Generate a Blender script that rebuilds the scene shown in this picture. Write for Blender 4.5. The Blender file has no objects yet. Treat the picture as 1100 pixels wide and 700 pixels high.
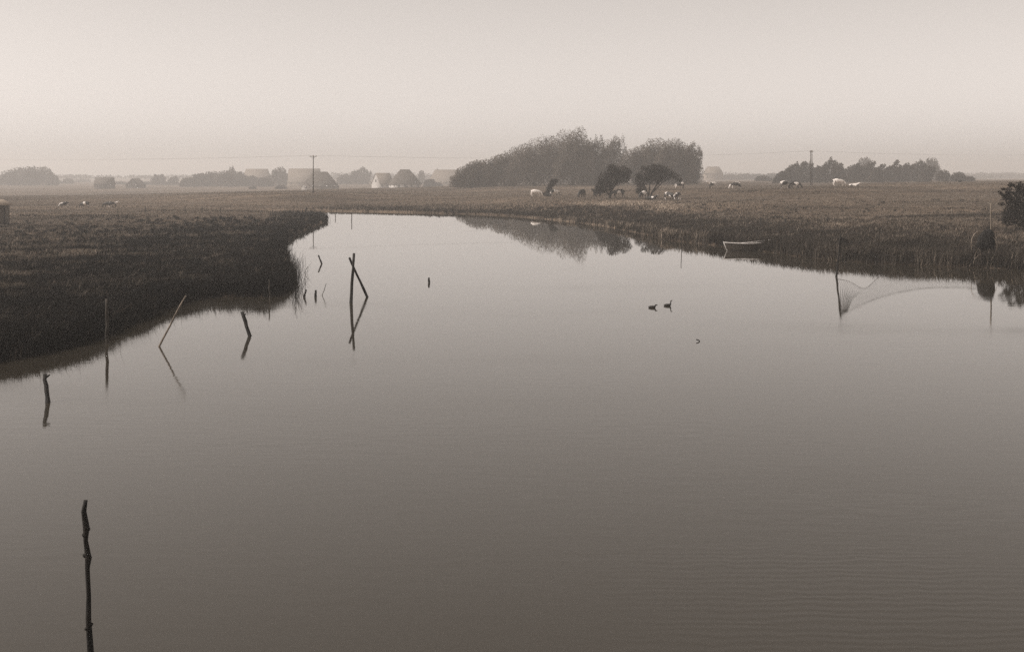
import bpy, bmesh, math, random
import numpy as np
from mathutils import Vector, Matrix

# ------------------------------------------------------------------ frame of reference
F, CX, HY, CAMH = 1328.0, 550.0, 188.0, 8.0      # focal length in photo pixels, horizon row, eye height (a bridge)
sc = bpy.context.scene
col = sc.collection
rng = np.random.default_rng(11)
random.seed(11)
R = math.radians

# ------------------------------------------------------------------ materials
TINT = (1.0, 0.80, 0.62)                        # warm black-and-white toning of every surface
def tone(v, warm=1.0):
    return (v, v * (1 - (1 - TINT[1]) * warm), v * (1 - (1 - TINT[2]) * warm), 1)

def new_mat(name):
    m = bpy.data.materials.new(name); m.use_nodes = True
    nt = m.node_tree
    b = nt.nodes['Principled BSDF']
    return m, nt, b

def noise_mat(name, lo, hi, scale=4.0, rough=0.85, detail=6, stretch=(1, 1, 1), bump=0.0, warm=1.0, p=(0.35, 0.65), spec=0.3):
    m, nt, b = new_mat(name)
    tc = nt.nodes.new('ShaderNodeTexCoord'); mp = nt.nodes.new('ShaderNodeMapping')
    mp.inputs['Scale'].default_value = stretch
    n = nt.nodes.new('ShaderNodeTexNoise'); n.inputs['Scale'].default_value = scale; n.inputs['Detail'].default_value = detail
    r = nt.nodes.new('ShaderNodeValToRGB')
    r.color_ramp.elements[0].position = p[0]; r.color_ramp.elements[1].position = p[1]
    r.color_ramp.elements[0].color = tone(lo, warm); r.color_ramp.elements[1].color = tone(hi, warm)
    nt.links.new(tc.outputs['Object'], mp.inputs['Vector']); nt.links.new(mp.outputs['Vector'], n.inputs['Vector'])
    nt.links.new(n.outputs['Fac'], r.inputs['Fac']); nt.links.new(r.outputs['Color'], b.inputs['Base Color'])
    b.inputs['Roughness'].default_value = rough; b.inputs['Specular IOR Level'].default_value = spec
    if bump:
        bp = nt.nodes.new('ShaderNodeBump'); bp.inputs['Strength'].default_value = bump; bp.inputs['Distance'].default_value = 0.05
        nt.links.new(n.outputs['Fac'], bp.inputs['Height']); nt.links.new(bp.outputs['Normal'], b.inputs['Normal'])
    return m

def attr_mat(name, lo, hi, rough=0.8, translucent=0.25, mid=None):
    """leaf / grass material: the colour of each leaf or blade comes from its own 'tone' value"""
    m, nt, b = new_mat(name)
    a = nt.nodes.new('ShaderNodeAttribute'); a.attribute_name = 'tone'
    r = nt.nodes.new('ShaderNodeValToRGB')
    r.color_ramp.elements[0].color = tone(lo); r.color_ramp.elements[1].color = tone(hi)
    if mid is not None:
        e = r.color_ramp.elements.new(0.6); e.color = tone(mid)
    nt.links.new(a.outputs['Fac'], r.inputs['Fac']); nt.links.new(r.outputs['Color'], b.inputs['Base Color'])
    b.inputs['Roughness'].default_value = rough; b.inputs['Specular IOR Level'].default_value = 0.15
    t = nt.nodes.new('ShaderNodeBsdfTranslucent'); mx = nt.nodes.new('ShaderNodeMixShader'); mx.inputs[0].default_value = translucent
    nt.links.new(r.outputs['Color'], t.inputs['Color'])
    nt.links.new(b.outputs[0], mx.inputs[1]); nt.links.new(t.outputs[0], mx.inputs[2])
    nt.links.new(mx.outputs[0], nt.nodes['Material Output'].inputs['Surface'])
    return m

M = {}
M['wood'] = noise_mat('weathered_wood', 0.02, 0.07, 9, stretch=(1, 1, 0.25), bump=0.5)
M['wood_dark'] = noise_mat('dark_wood', 0.006, 0.022, 9, stretch=(1, 1, 0.3), bump=0.6)
M['wood_pale'] = noise_mat('bleached_wood', 0.10, 0.24, 9, stretch=(1, 1, 0.25), bump=0.3)
M['board'] = noise_mat('grey_boards', 0.10, 0.17, 3, stretch=(6, 6, 0.3), bump=0.3)
M['bark'] = noise_mat('bark', 0.02, 0.06, 5, stretch=(1, 1, 0.3), bump=0.6)
M['thatch'] = noise_mat('thatch', 0.045, 0.085, 1.5, stretch=(2, 2, 0.6), bump=0.3)
M['tiles'] = noise_mat('roof_tiles', 0.12, 0.20, 1.2, stretch=(1, 1, 3), bump=0.3)
M['whitewash'] = noise_mat('whitewash', 0.42, 0.56, 0.8, rough=0.7, warm=.4)
M['brick'] = noise_mat('brickwork', 0.20, 0.32, 2.5, bump=0.2)
M['glass'] = noise_mat('dark_window_glass', 0.03, 0.05, 1, rough=0.1, spec=0.5)
M['hull'] = noise_mat('tarred_hull', 0.04, 0.085, 5, stretch=(0.4, 1, 3), rough=0.6, bump=0.2)
M['rail'] = noise_mat('worn_white_paint', 0.38, 0.6, 6, rough=0.6, warm=.4)
M['net'] = noise_mat('tarred_twine', 0.004, 0.012, 12)
M['rope'] = noise_mat('hemp_rope', 0.04, 0.09, 14)
M['cane'] = noise_mat('pale_cane', 0.25, 0.42, 8)
M['feather'] = noise_mat('dark_plumage', 0.008, 0.03, 14, rough=0.7)
M['wire'] = noise_mat('weathered_wire', 0.10, 0.16, 3)
M['ceramic'] = noise_mat('porcelain', 0.5, 0.6, 3, rough=0.3)
M['pole'] = noise_mat('tarred_pole', 0.03, 0.06, 4, stretch=(2, 2, 0.2))
M['leaf'] = attr_mat('dense_foliage', 0.035, 0.11, mid=0.065)
M['leaf_far'] = attr_mat('hazy_foliage', 0.07, 0.20, mid=0.125)  # leaf colour paled to add to the thin haze over the big clump
M['leaf_dark'] = attr_mat('dark_foliage', 0.014, 0.05, mid=0.028)
M['leaf_pale'] = attr_mat('pale_foliage', 0.04, 0.11, mid=0.07)
M['grass'] = attr_mat('meadow_grass', 0.03, 0.38, mid=0.17)
M['sedge'] = attr_mat('dark_sedge', 0.003, 0.26, mid=0.016)
M['reed'] = attr_mat('bank_reeds', 0.012, 0.34, mid=0.055)

def cow_mat(name, pos):
    m, nt, b = new_mat(name)
    tc = nt.nodes.new('ShaderNodeTexCoord'); oi = nt.nodes.new('ShaderNodeObjectInfo')
    n = nt.nodes.new('ShaderNodeTexNoise'); n.noise_dimensions = '4D'; n.inputs['Scale'].default_value = 1.35; n.inputs['Detail'].default_value = 1.0
    mu = nt.nodes.new('ShaderNodeMath'); mu.operation = 'MULTIPLY'; mu.inputs[1].default_value = 40
    r = nt.nodes.new('ShaderNodeValToRGB')
    r.color_ramp.elements[0].position = pos - 0.012; r.color_ramp.elements[1].position = pos + 0.012
    r.color_ramp.elements[0].color = tone(0.02); r.color_ramp.elements[1].color = tone(0.72, 0.5)
    nt.links.new(oi.outputs['Color'], mu.inputs[0]); nt.links.new(mu.outputs[0], n.inputs['W'])
    nt.links.new(tc.outputs['Object'], n.inputs['Vector']); nt.links.new(n.outputs['Fac'], r.inputs['Fac'])
    nt.links.new(r.outputs['Color'], b.inputs['Base Color']); b.inputs['Roughness'].default_value = 0.7
    return m
M['cow_pied'] = cow_mat('pied_hide', 0.53)
M['cow_white'] = cow_mat('mostly_white_hide', 0.505)
M['cow_plain'] = cow_mat('white_hide', 0.2)
M['cow_black'] = cow_mat('mostly_black_hide', 0.61)

# ------------------------------------------------------------------ object helpers
def mesh_np(name, verts, faces, mat, parent=None, smooth=False, tones=None):
    """verts (n,3), faces: list of arrays with equal row length each"""
    me = bpy.data.meshes.new(name)
    verts = np.asarray(verts, dtype=np.float32)
    me.vertices.add(len(verts)); me.vertices.foreach_set('co', verts.ravel())
    fl = [np.asarray(f, dtype=np.int32) for f in faces if len(f)]
    loops = np.concatenate([f.ravel() for f in fl])
    sizes = np.concatenate([np.full(len(f), f.shape[1], dtype=np.int32) for f in fl])
    starts = np.concatenate([[0], np.cumsum(sizes)[:-1]]).astype(np.int32)
    me.loops.add(len(loops)); me.loops.foreach_set('vertex_index', loops)
    me.polygons.add(len(sizes)); me.polygons.foreach_set('loop_start', starts)
    if tones is not None:
        a = me.attributes.new('tone', 'FLOAT', 'POINT'); a.data.foreach_set('value', np.asarray(tones, dtype=np.float32))
    me.update(calc_edges=True)
    if smooth:
        me.polygons.foreach_set('use_smooth', np.ones(len(sizes), dtype=bool))
    me.materials.append(mat)
    o = bpy.data.objects.new(name, me); col.objects.link(o)
    if parent is not None: o.parent = parent
    return o

class MB:
    """collects boxes, tubes and loops into one mesh"""
    def __init__(s): s.v = []; s.q = []; s.t = []; s.n = 0
    def add(s, verts, quads=(), tris=()):
        b = s.n
        s.v.extend([tuple(x) for x in verts]); s.n += len(verts)
        s.q.extend([tuple(i + b for i in f) for f in quads]); s.t.extend([tuple(i + b for i in f) for f in tris])
    def box(s, c, d, rot=None, taper=1.0):
        x, y, z = d[0] / 2, d[1] / 2, d[2] / 2
        vs = [Vector((sx * x * (taper if sz > 0 else 1), sy * y * (taper if sz > 0 else 1), sz * z)) for sz in (-1, 1) for sy in (-1, 1) for sx in (-1, 1)]
        if rot is not None: vs = [rot @ v for v in vs]
        s.add([v + Vector(c) for v in vs], [(0, 2, 3, 1), (4, 5, 7, 6), (0, 1, 5, 4), (2, 6, 7, 3), (0, 4, 6, 2), (1, 3, 7, 5)])
    def tube(s, pts, rad, n=7, closed=False):
        pts = [Vector(p) for p in pts]; k = len(pts)
        if not hasattr(rad, '__len__'): rad = [rad] * k
        vs = []; up = Vector((0.13, 0.31, 0.94))
        for i, p in enumerate(pts):
            if closed: d = pts[(i + 1) % k] - pts[i - 1]
            else: d = pts[min(i + 1, k - 1)] - pts[max(i - 1, 0)]
            d.normalize()
            u = d.cross(up)
            if u.length < 0.15: u = d.cross(Vector((1, 0, 0)))
            u.normalize(); w = d.cross(u)
            for j in range(n):
                a = 2 * math.pi * j / n
                vs.append(p + (u * math.cos(a) + w * math.sin(a)) * rad[i])
        q = []
        for i in range(k if closed else k - 1):
            i2 = (i + 1) % k
            for j in range(n):
                j2 = (j + 1) % n
                q.append((i * n + j, i * n + j2, i2 * n + j2, i2 * n + j))
        t = []
        if not closed:
            vs.append(pts[0]); vs.append(pts[-1]); a, b = k * n, k * n + 1
            for j in range(n):
                j2 = (j + 1) % n
                t.append((a, j2, j)); t.append((b, (k - 1) * n + j, (k - 1) * n + j2))
        s.add(vs, q, t)
    def build(s, name, mat, parent=None, smooth=False):
        return mesh_np(name, np.array(s.v), [np.array(s.q, dtype=np.int32).reshape(-1, 4), np.array(s.t, dtype=np.int32).reshape(-1, 3)], mat, parent, smooth)

def tag(o, label, cat, group=None):
    o['label'] = label; o['category'] = cat
    if group: o['group'] = group
    return o
def empty(name, loc, rz=0.0):
    o = bpy.data.objects.new(name, None); col.objects.link(o); o.location = loc; o.rotation_euler = (0, 0, rz)
    o.empty_display_size = 0.3
    return o
def setting(o, kind='structure'):
    o['kind'] = kind; return o
ORD = ['first', 'second', 'third', 'fourth', 'fifth', 'sixth', 'seventh', 'eighth', 'ninth', 'tenth', 'eleventh', 'twelfth', 'thirteenth', 'fourteenth', 'fifteenth']

# ------------------------------------------------------------------ plan of the inlet
def W(px, py):                                   # where the water surface lies under a photo pixel
    Y = F * CAMH / (py - HY)
    return ((px - CX) / F * Y, Y)

left_shore = [(-60, 399), (0, 387), (40, 381), (80, 371), (115, 359), (150, 344), (180, 331), (200, 324), (230, 319.5), (262, 319), (290, 319),
              (308, 311), (318, 300), (312, 286), (307, 270), (313, 256), (332, 246), (350, 239), (352, 234), (340, 230.4), (318, 228.7)]
right_shore = [(318, 227.6), (345, 227.0), (400, 227.6), (450, 228.8), (500, 230), (530, 231.2), (560, 233.3), (600, 237), (625, 240), (655, 244.5), (694, 252.5),
               (715, 258), (752, 262), (790, 267), (830, 272), (865, 276.5), (900, 280), (960, 284), (1030, 287), (1100, 289.3)]
def smooth_line(pts, n=6, jit=0.0):
    P = [Vector((*p, 0)) for p in pts]; out = []
    for i in range(len(P) - 1):
        a, b, c, d = P[max(i - 1, 0)], P[i], P[i + 1], P[min(i + 2, len(P) - 1)]
        for k in range(n):
            t = k / n
            q = 0.5 * ((2 * b) + (c - a) * t + (2 * a - 5 * b + 4 * c - d) * t * t + (3 * b - a - 3 * c + d) * t ** 3)
            out.append((q.x + rng.normal() * jit, q.y + rng.normal() * jit))
    out.append(tuple(P[-1][:2]))
    return out
LS = [(-90, -40), (-60, 20), (-40, 42)] + smooth_line([W(*p) for p in left_shore], 5, 0.12)
RS = smooth_line([W(*p) for p in right_shore], 5, 0.12) + [(60, 102), (90, 85), (110, 20), (110, -40)]
POLY = np.array(LS + RS)
SEG_A, SEG_B = POLY, np.roll(POLY, -1, axis=0)

def signed_dist(x, y):
    """+ on land, - in the water"""
    x = np.asarray(x, float).ravel(); y = np.asarray(y, float).ravel()
    best = np.full(x.shape, 1e18); inside = np.zeros(x.shape, bool)
    for (ax, ay), (bx, by) in zip(SEG_A, SEG_B):
        dx, dy = bx - ax, by - ay
        L = dx * dx + dy * dy + 1e-12
        t = np.clip(((x - ax) * dx + (y - ay) * dy) / L, 0, 1)
        best = np.minimum(best, (x - ax - t * dx) ** 2 + (y - ay - t * dy) ** 2)
        cond = ((ay > y) != (by > y))
        xi = ax + (y - ay) / (by - ay if by != ay else 1e-9) * dx
        inside ^= cond & (x < xi)
    d = np.sqrt(best)
    return np.where(inside, -d, d)

# heights of the land: (photo column, photo row of the ground there, distance)
CTRL = [(0, 240.5, 188), (0, 300, 88), (100, 300, 88), (60, 270, 120), (200, 260, 137), (300, 250, 160), (100, 223.5, 280), (200, 227, 250), (0, 222, 290), (280, 228, 248),
        (0, 207, 517), (200, 206, 560), (0, 201, 800), (100, 201, 850), (300, 203, 670), (200, 203, 720), (380, 202, 760), (430, 201.5, 720), (480, 201, 720), (336, 208, 365),
        (400, 220, 300), (450, 212, 350), (450, 205, 480), (520, 220, 290), (560, 200, 530), (620, 199, 530), (740, 198, 530), (500, 201, 620),
        (575, 211, 320), (592, 210.5, 325), (625, 213, 292), (660, 213, 290), (708, 214, 285), (720, 216, 275), (640, 225, 228), (700, 235, 196),
        (731, 203.5, 355), (765, 203, 340), (790, 203.5, 330), (848, 203, 300), (900, 201, 320), (1000, 197, 395), (1080, 196, 395),
        (850, 195.3, 510), (950, 194.4, 510), (1060, 194, 510), (800, 240, 178), (900, 238, 174), (1000, 240, 162), (1079, 243, 152), (1000, 215, 255), (800, 215, 258),
        (950, 258, 126), (1050, 262, 124), (850, 257, 134), (1200, 240, 158), (1200, 196, 395), (1200, 194, 430), (-300, 223, 280), (-300, 300, 88), (-300, 202, 800)]
cu, cv, cz = [], [], []
FAR = 1.5                                        # everything past the pastures stands this much farther off
for px, py, Y in CTRL:
    if Y >= 500 and not 540 < px < 760: Y *= FAR
    cu.append(px / 55.0); cv.append(9 * math.log(Y)); cz.append(max(-2.5, CAMH - (py - HY) * Y / F))
for px in (-200, 100, 400, 600, 800, 1000, 1300):
    for Y, z in ((1500, -2.0 if px < 700 else 2.0), (4000, 1.0)):
        cu.append(px / 55.0); cv.append(9 * math.log(Y)); cz.append(z)
for px, py in left_shore[::2] + right_shore[::2]:
    x, Y = W(px, py)
    cu.append(px / 55.0); cv.append(9 * math.log(Y)); cz.append(0.5)
cu, cv, cz = map(np.array, (cu, cv, cz))

def lump(x, y, s, seed=0):
    """cheap smooth pseudo-noise in -1..1"""
    a = np.sin(x / s * 1.7 + seed * 1.3) * np.cos(y / s * 1.3 - seed * 0.7)
    b = np.sin(x / s * 3.1 - y / s * 2.3 + seed * 2.1) * 0.6
    c = np.cos(x / s * 5.3 + y / s * 4.1 + seed * 0.4) * 0.35
    return (a + b + c) / 1.95

def sstep(a, b, x):
    t = np.clip((x - a) / (b - a), 0, 1); return t * t * (3 - 2 * t)

def ground_z(x, y, d=None):
    x = np.atleast_1d(np.asarray(x, float)); y = np.atleast_1d(np.asarray(y, float))
    sh = x.shape; x = x.ravel(); y = y.ravel()
    if d is None: d = signed_dist(x, y)
    yy = np.maximum(y, 20.0)
    u = (np.clip(x / yy, -0.75, 0.75) * F + CX) / 55.0; v = 9 * np.log(np.hypot(yy, 0))
    num = np.zeros(x.shape); den = np.zeros(x.shape)
    for a, b, z in zip(cu, cv, cz):
        w = 1.0 / ((u - a) ** 2 + (v - b) ** 2 + 0.25) ** 2
        num += w * z; den += w
    land = num / den
    amp = sstep(2, 20, d) * np.clip(90 / np.maximum(yy, 90), 0.35, 1)
    land = land + amp * (0.10 * lump(x, y, 9.0, 1) + 0.06 * lump(x, y, 3.1, 5))
    bl = sstep(0.8, 14, d)
    z = 0.30 * (1 - bl) + land * bl
    edge = sstep(-0.25, 0.7, d)
    z = z * edge + (-0.22) * (1 - edge)
    z = np.where(d < -0.25, -0.22 - 0.25 * np.minimum(-d - 0.25, 5), z)
    return z.reshape(sh)

def gz(x, y): return float(ground_z(x, y)[0])
def on_ground(px, py, Yg, lo=0.75, hi=1.35):
    """the land point nearest the sight line through a photo pixel, near distance Yg"""
    Y = np.linspace(Yg * lo, Yg * hi, 240); x = (px - CX) / F * Y
    d = signed_dist(x, Y); z = ground_z(x, Y, d)
    row = HY + (CAMH - z) * F / Y
    cost = np.abs(row - py) + 2.0 * np.abs(np.log(Y / Yg)) + np.where(d < 0.3, 100, 0)
    i = int(np.argmin(cost))
    return Vector((x[i], Y[i], z[i]))
def at(px, Y):
    x = (px - CX) / F * Y
    return Vector((x, Y, gz(x, Y)))

# ------------------------------------------------------------------ ground and water
def build_ground():
    front = np.linspace(-R(36), R(36), 640)
    rest = np.linspace(R(36), 2 * math.pi - R(36), 60)[1:-1]
    ang = np.concatenate([front, rest])
    rad = np.concatenate([np.geomspace(3, 44, 26)[:-1], np.geomspace(44, 330, 430)[:-1], np.geomspace(330, 900, 110)[:-1], np.geomspace(900, 4600, 45)])
    A, Rr = np.meshgrid(ang, rad)
    x = (np.sin(A) * Rr).ravel(); y = (np.cos(A) * Rr).ravel()
    d = signed_dist(x, y); z = ground_z(x, y, d)
    na, nr = len(ang), len(rad)
    i = np.arange(nr - 1)[:, None]; j = np.arange(na)[None, :]
    a = i * na + j; b = i * na + (j + 1) % na
    q = np.stack([a, b, b + na, a + na], -1).reshape(-1, 4)
    V = np.stack([x, y, z], 1)
    V = np.vstack([V, [[0, 0, -1.5]]])
    jj = np.arange(na); t = np.stack([np.full(na, len(V) - 1), (jj + 1) % na, jj], 1)
    m, nt, bs = new_mat('meadow_ground')
    N = nt.nodes; Lk = nt.links
    geo = N.new('ShaderNodeNewGeometry')
    def noise(scale, detail, sx=1.0, sy=1.0):
        mp = N.new('ShaderNodeMapping'); mp.inputs['Scale'].default_value = (sx, sy, 1)
        n = N.new('ShaderNodeTexNoise'); n.inputs['Scale'].default_value = scale; n.inputs['Detail'].default_value = detail; n.inputs['Roughness'].default_value = 0.62
        Lk.new(geo.outputs['Position'], mp.inputs['Vector']); Lk.new(mp.outputs['Vector'], n.inputs['Vector']); return n
    def ramp(src, p0, c0, p1, c1):
        r = N.new('ShaderNodeValToRGB'); r.color_ramp.elements[0].position = p0; r.color_ramp.elements[1].position = p1
        r.color_ramp.elements[0].color = c0; r.color_ramp.elements[1].color = c1; Lk.new(src, r.inputs['Fac']); return r
    n1 = noise(0.035, 6, 0.45, 1.0); n2 = noise(0.6, 8, 0.5, 1.0); n3 = noise(6.0, 5)
    big = ramp(n1.outputs['Fac'], 0.38, tone(0.075), 0.66, tone(0.21))
    small = ramp(n2.outputs['Fac'], 0.30, tone(0.35, 0.3), 0.72, tone(1.35, 0.3))
    fine = ramp(n3.outputs['Fac'], 0.30, tone(0.55, 0.2), 0.70, tone(1.3, 0.2))
    mul = N.new('ShaderNodeMix'); mul.data_type = 'RGBA'; mul.blend_type = 'MULTIPLY'; mul.inputs[0].default_value = 1.0
    Lk.new(big.outputs[0], mul.inputs[6]); Lk.new(small.outputs[0], mul.inputs[7])
    mul2 = N.new('ShaderNodeMix'); mul2.data_type = 'RGBA'; mul2.blend_type = 'MULTIPLY'; mul2.inputs[0].default_value = 1.0
    Lk.new(mul.outputs[2], mul2.inputs[6]); Lk.new(fine.outputs[0], mul2.inputs[7])
    # the ground of the left-hand marsh and near waterline is coloured darker than the pasture across the water; pale dry strip at the water's edge on the far side
    at1 = N.new('ShaderNodeAttribute'); at1.attribute_name = 'tone'
    dk = N.new('ShaderNodeMix'); dk.data_type = 'RGBA'; Lk.new(at1.outputs['Fac'], dk.inputs[0])
    dark = N.new('ShaderNodeMix'); dark.data_type = 'RGBA'; dark.blend_type = 'MULTIPLY'; dark.inputs[0].default_value = 1.0
    Lk.new(mul2.outputs[2], dark.inputs[6]); dark.inputs[7].default_value = tone(0.45, 0.1)
    Lk.new(mul2.outputs[2], dk.inputs[6]); Lk.new(dark.outputs[2], dk.inputs[7])
    at2 = N.new('ShaderNodeAttribute'); at2.attribute_name = 'dry'
    dr = N.new('ShaderNodeMix'); dr.data_type = 'RGBA'; Lk.new(at2.outputs['Fac'], dr.inputs[0])
    Lk.new(dk.outputs[2], dr.inputs[6]); dr.inputs[7].default_value = tone(0.20)
    Lk.new(dr.outputs[2], bs.inputs['Base Color'])
    bs.inputs['Roughness'].default_value = 0.95; bs.inputs['Specular IOR Level'].default_value = 0.1
    bp = N.new('ShaderNodeBump'); bp.inputs['Strength'].default_value = 0.8; bp.inputs['Distance'].default_value = 0.25
    Lk.new(n2.outputs['Fac'], bp.inputs['Height']); Lk.new(bp.outputs['Normal'], bs.inputs['Normal'])
    dist = np.hypot(x, y)
    px = CX + F * x / np.maximum(y, 5)
    marsh = (1 - sstep(330, 420, px)) * (1 - sstep(100, 230, y)) * (y > 0)
    marsh = np.maximum(marsh, (1 - sstep(-0.2, 1.2, d)) * 0.8 * (y < 160))
    dry = np.exp(-((d - 1.1) / 0.7) ** 2) * sstep(150, 190, y) * (x > 3) * 0.8 * (0.6 + 0.4 * lump(x, y, 4, 3))
    o = mesh_np('ground', V, [q, t], m, smooth=True, tones=np.append(marsh, 0))
    a2 = o.data.attributes.new('dry', 'FLOAT', 'POINT'); a2.data.foreach_set('value', np.append(np.clip(dry, 0, 1), 0).astype(np.float32))
    return setting(o)
build_ground()

def build_water():
    m, nt, b = new_mat('still_inlet_water')
    N = nt.nodes; Lk = nt.links
    b.inputs['Base Color'].default_value = (.029, .0235, .0165, 1); b.inputs['Roughness'].default_value = 0.015; b.inputs['IOR'].default_value = 1.45; b.inputs['Specular Tint'].default_value = (1, .9, .78, 1)
    b.inputs['Specular IOR Level'].default_value = 0.5
    geo = N.new('ShaderNodeNewGeometry')
    def noise(scale, sx, sy, detail):
        mp = N.new('ShaderNodeMapping'); mp.inputs['Scale'].default_value = (sx, sy, 1)
        n = N.new('ShaderNodeTexNoise'); n.inputs['Scale'].default_value = scale; n.inputs['Detail'].default_value = detail
        Lk.new(geo.outputs['Position'], mp.inputs['Vector']); Lk.new(mp.outputs['Vector'], n.inputs['Vector']); return n
    n1 = noise(1.3, 0.7, 1.7, 4); n2 = noise(0.07, 0.5, 1.4, 3); n3 = noise(9.0, 0.4, 1.0, 2)
    msk = N.new('ShaderNodeValToRGB'); msk.color_ramp.elements[0].position = 0.42; msk.color_ramp.elements[1].position = 0.66
    msk.color_ramp.elements[0].color = (0.25, 0.25, 0.25, 1)
    Lk.new(n2.outputs['Fac'], msk.inputs['Fac'])
    mu = N.new('ShaderNodeMath'); mu.operation = 'MULTIPLY'; Lk.new(n1.outputs['Fac'], mu.inputs[0]); Lk.new(msk.outputs[0], mu.inputs[1])
    ad = N.new('ShaderNodeMath'); ad.operation = 'MULTIPLY_ADD'; Lk.new(n3.outputs['Fac'], ad.inputs[0]); ad.inputs[1].default_value = 0.06; Lk.new(mu.outputs[0], ad.inputs[2])
    # a wave train where the breeze reaches the near water
    wv = N.new('ShaderNodeTexWave'); wv.wave_type = 'BANDS'; wv.bands_direction = 'Y'; wv.inputs['Scale'].default_value = 1.0; wv.inputs['Distortion'].default_value = 6.0; wv.inputs['Detail'].default_value = 2.5
    Lk.new(geo.outputs['Position'], wv.inputs['Vector'])
    mp4 = N.new('ShaderNodeMapping'); mp4.inputs['Location'].default_value = (-1.1, -3.75, 0); mp4.inputs['Scale'].default_value = (1 / 6.0, 1 / 6.0, 0)
    Lk.new(geo.outputs['Position'], mp4.inputs['Vector'])
    ln = N.new('ShaderNodeVectorMath'); ln.operation = 'LENGTH'; Lk.new(mp4.outputs['Vector'], ln.inputs[0])
    n4 = noise(0.35, 0.6, 1.2, 3)
    a4 = N.new('ShaderNodeMath'); a4.operation = 'ADD'; Lk.new(ln.outputs['Value'], a4.inputs[0]); Lk.new(n4.outputs['Fac'], a4.inputs[1])
    r4 = N.new('ShaderNodeMapRange'); r4.inputs['From Min'].default_value = 0.75; r4.inputs['From Max'].default_value = 1.55; r4.inputs['To Min'].default_value = 1; r4.inputs['To Max'].default_value = 0; Lk.new(a4.outputs[0], r4.inputs['Value'])
    mw = N.new('ShaderNodeMath'); mw.operation = 'MULTIPLY'; Lk.new(wv.outputs['Fac'], mw.inputs[0]); Lk.new(r4.outputs[0], mw.inputs[1])
    aw = N.new('ShaderNodeMath'); aw.operation = 'MULTIPLY_ADD'; Lk.new(mw.outputs[0], aw.inputs[0]); aw.inputs[1].default_value = 0.22; Lk.new(ad.outputs[0], aw.inputs[2])
    bp = N.new('ShaderNodeBump'); bp.inputs['Strength'].default_value = 1.0; bp.inputs['Distance'].default_value = 0.006
    sx_ = N.new('ShaderNodeSeparateXYZ'); Lk.new(geo.outputs['Position'], sx_.inputs[0])
    mr = N.new('ShaderNodeMapRange'); mr.inputs['From Min'].default_value = 30; mr.inputs['From Max'].default_value = 120; mr.inputs['To Min'].default_value = 1.0; mr.inputs['To Max'].default_value = 0.12
    Lk.new(sx_.outputs['Y'], mr.inputs['Value'])          # the breeze only reaches the water near the bridge
    mm = N.new('ShaderNodeMath'); mm.operation = 'MULTIPLY'; Lk.new(aw.outputs[0], mm.inputs[0]); Lk.new(mr.outputs[0], mm.inputs[1])
    Lk.new(mm.outputs[0], bp.inputs['Height'])
    n5 = noise(0.055, 0.7, 1.6, 4)                        # cat's-paws: patches the breeze has roughened
    r5 = N.new('ShaderNodeMapRange'); r5.inputs['From Min'].default_value = 0.42; r5.inputs['From Max'].default_value = 0.68; r5.inputs['To Min'].default_value = 0.012; r5.inputs['To Max'].default_value = 0.2
    Lk.new(n5.outputs['Fac'], r5.inputs['Value'])
    m5 = N.new('ShaderNodeMath'); m5.operation = 'MULTIPLY'; Lk.new(r5.outputs[0], m5.inputs[0]); Lk.new(mr.outputs[0], m5.inputs[1]); Lk.new(m5.outputs[0], b.inputs['Roughness']); Lk.new(bp.outputs['Normal'], b.inputs['Normal'])
    V = [(-120, -60, 0), (140, -60, 0), (140, 330, 0), (-120, 330, 0)]
    return setting(mesh_np('water', V, [np.array([[0, 1, 2, 3]])], m))
build_water()

# ------------------------------------------------------------------ grass, sedge and reeds (nobody could count them)
def blades(name, x, y, z, h, w, tones, mat, bend=0.35, wind=(0.25, 0.0)):
    n = len(x)
    a = rng.uniform(0, 2 * math.pi, n); ux, uy = np.cos(a) * w / 2, np.sin(a) * w / 2
    bx = rng.normal(0, bend * 0.6, n) * h + wind[0] * h * rng.uniform(0.2, 1, n); by = rng.normal(0, bend * 0.6, n) * h + wind[1] * h
    V = np.empty((n, 5, 3), np.float32)
    V[:, 0] = np.stack([x - ux, y - uy, z - 0.04], 1); V[:, 1] = np.stack([x + ux, y + uy, z - 0.04], 1)
    V[:, 2] = np.stack([x + ux * 0.8 + bx * 0.35, y + uy * 0.8 + by * 0.35, z + h * 0.6], 1); V[:, 3] = np.stack([x - ux * 0.8 + bx * 0.35, y - uy * 0.8 + by * 0.35, z + h * 0.6], 1)
    V[:, 4] = np.stack([x + bx, y + by, z + h * rng.uniform(0.88, 1, n)], 1)
    i = np.arange(n)[:, None] * 5
    return setting(mesh_np(name, V.reshape(-1, 3), [i + np.array([[0, 1, 2, 3]]), i + np.array([[3, 2, 4]])], mat, tones=np.repeat(tones, 5)), 'stuff')

def scatter(n, px0, px1, Y0, Y1, power=2.0):
    px = rng.uniform(px0, px1, n); u = rng.uniform(0, 1, n)
    if power == 2.0: Y = 1 / (1 / Y0 + u * (1 / Y1 - 1 / Y0))
    else: Y = Y0 * (Y1 / Y0) ** u
    x = (px - CX) / F * Y
    return px, x, Y, signed_dist(x, Y)

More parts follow.
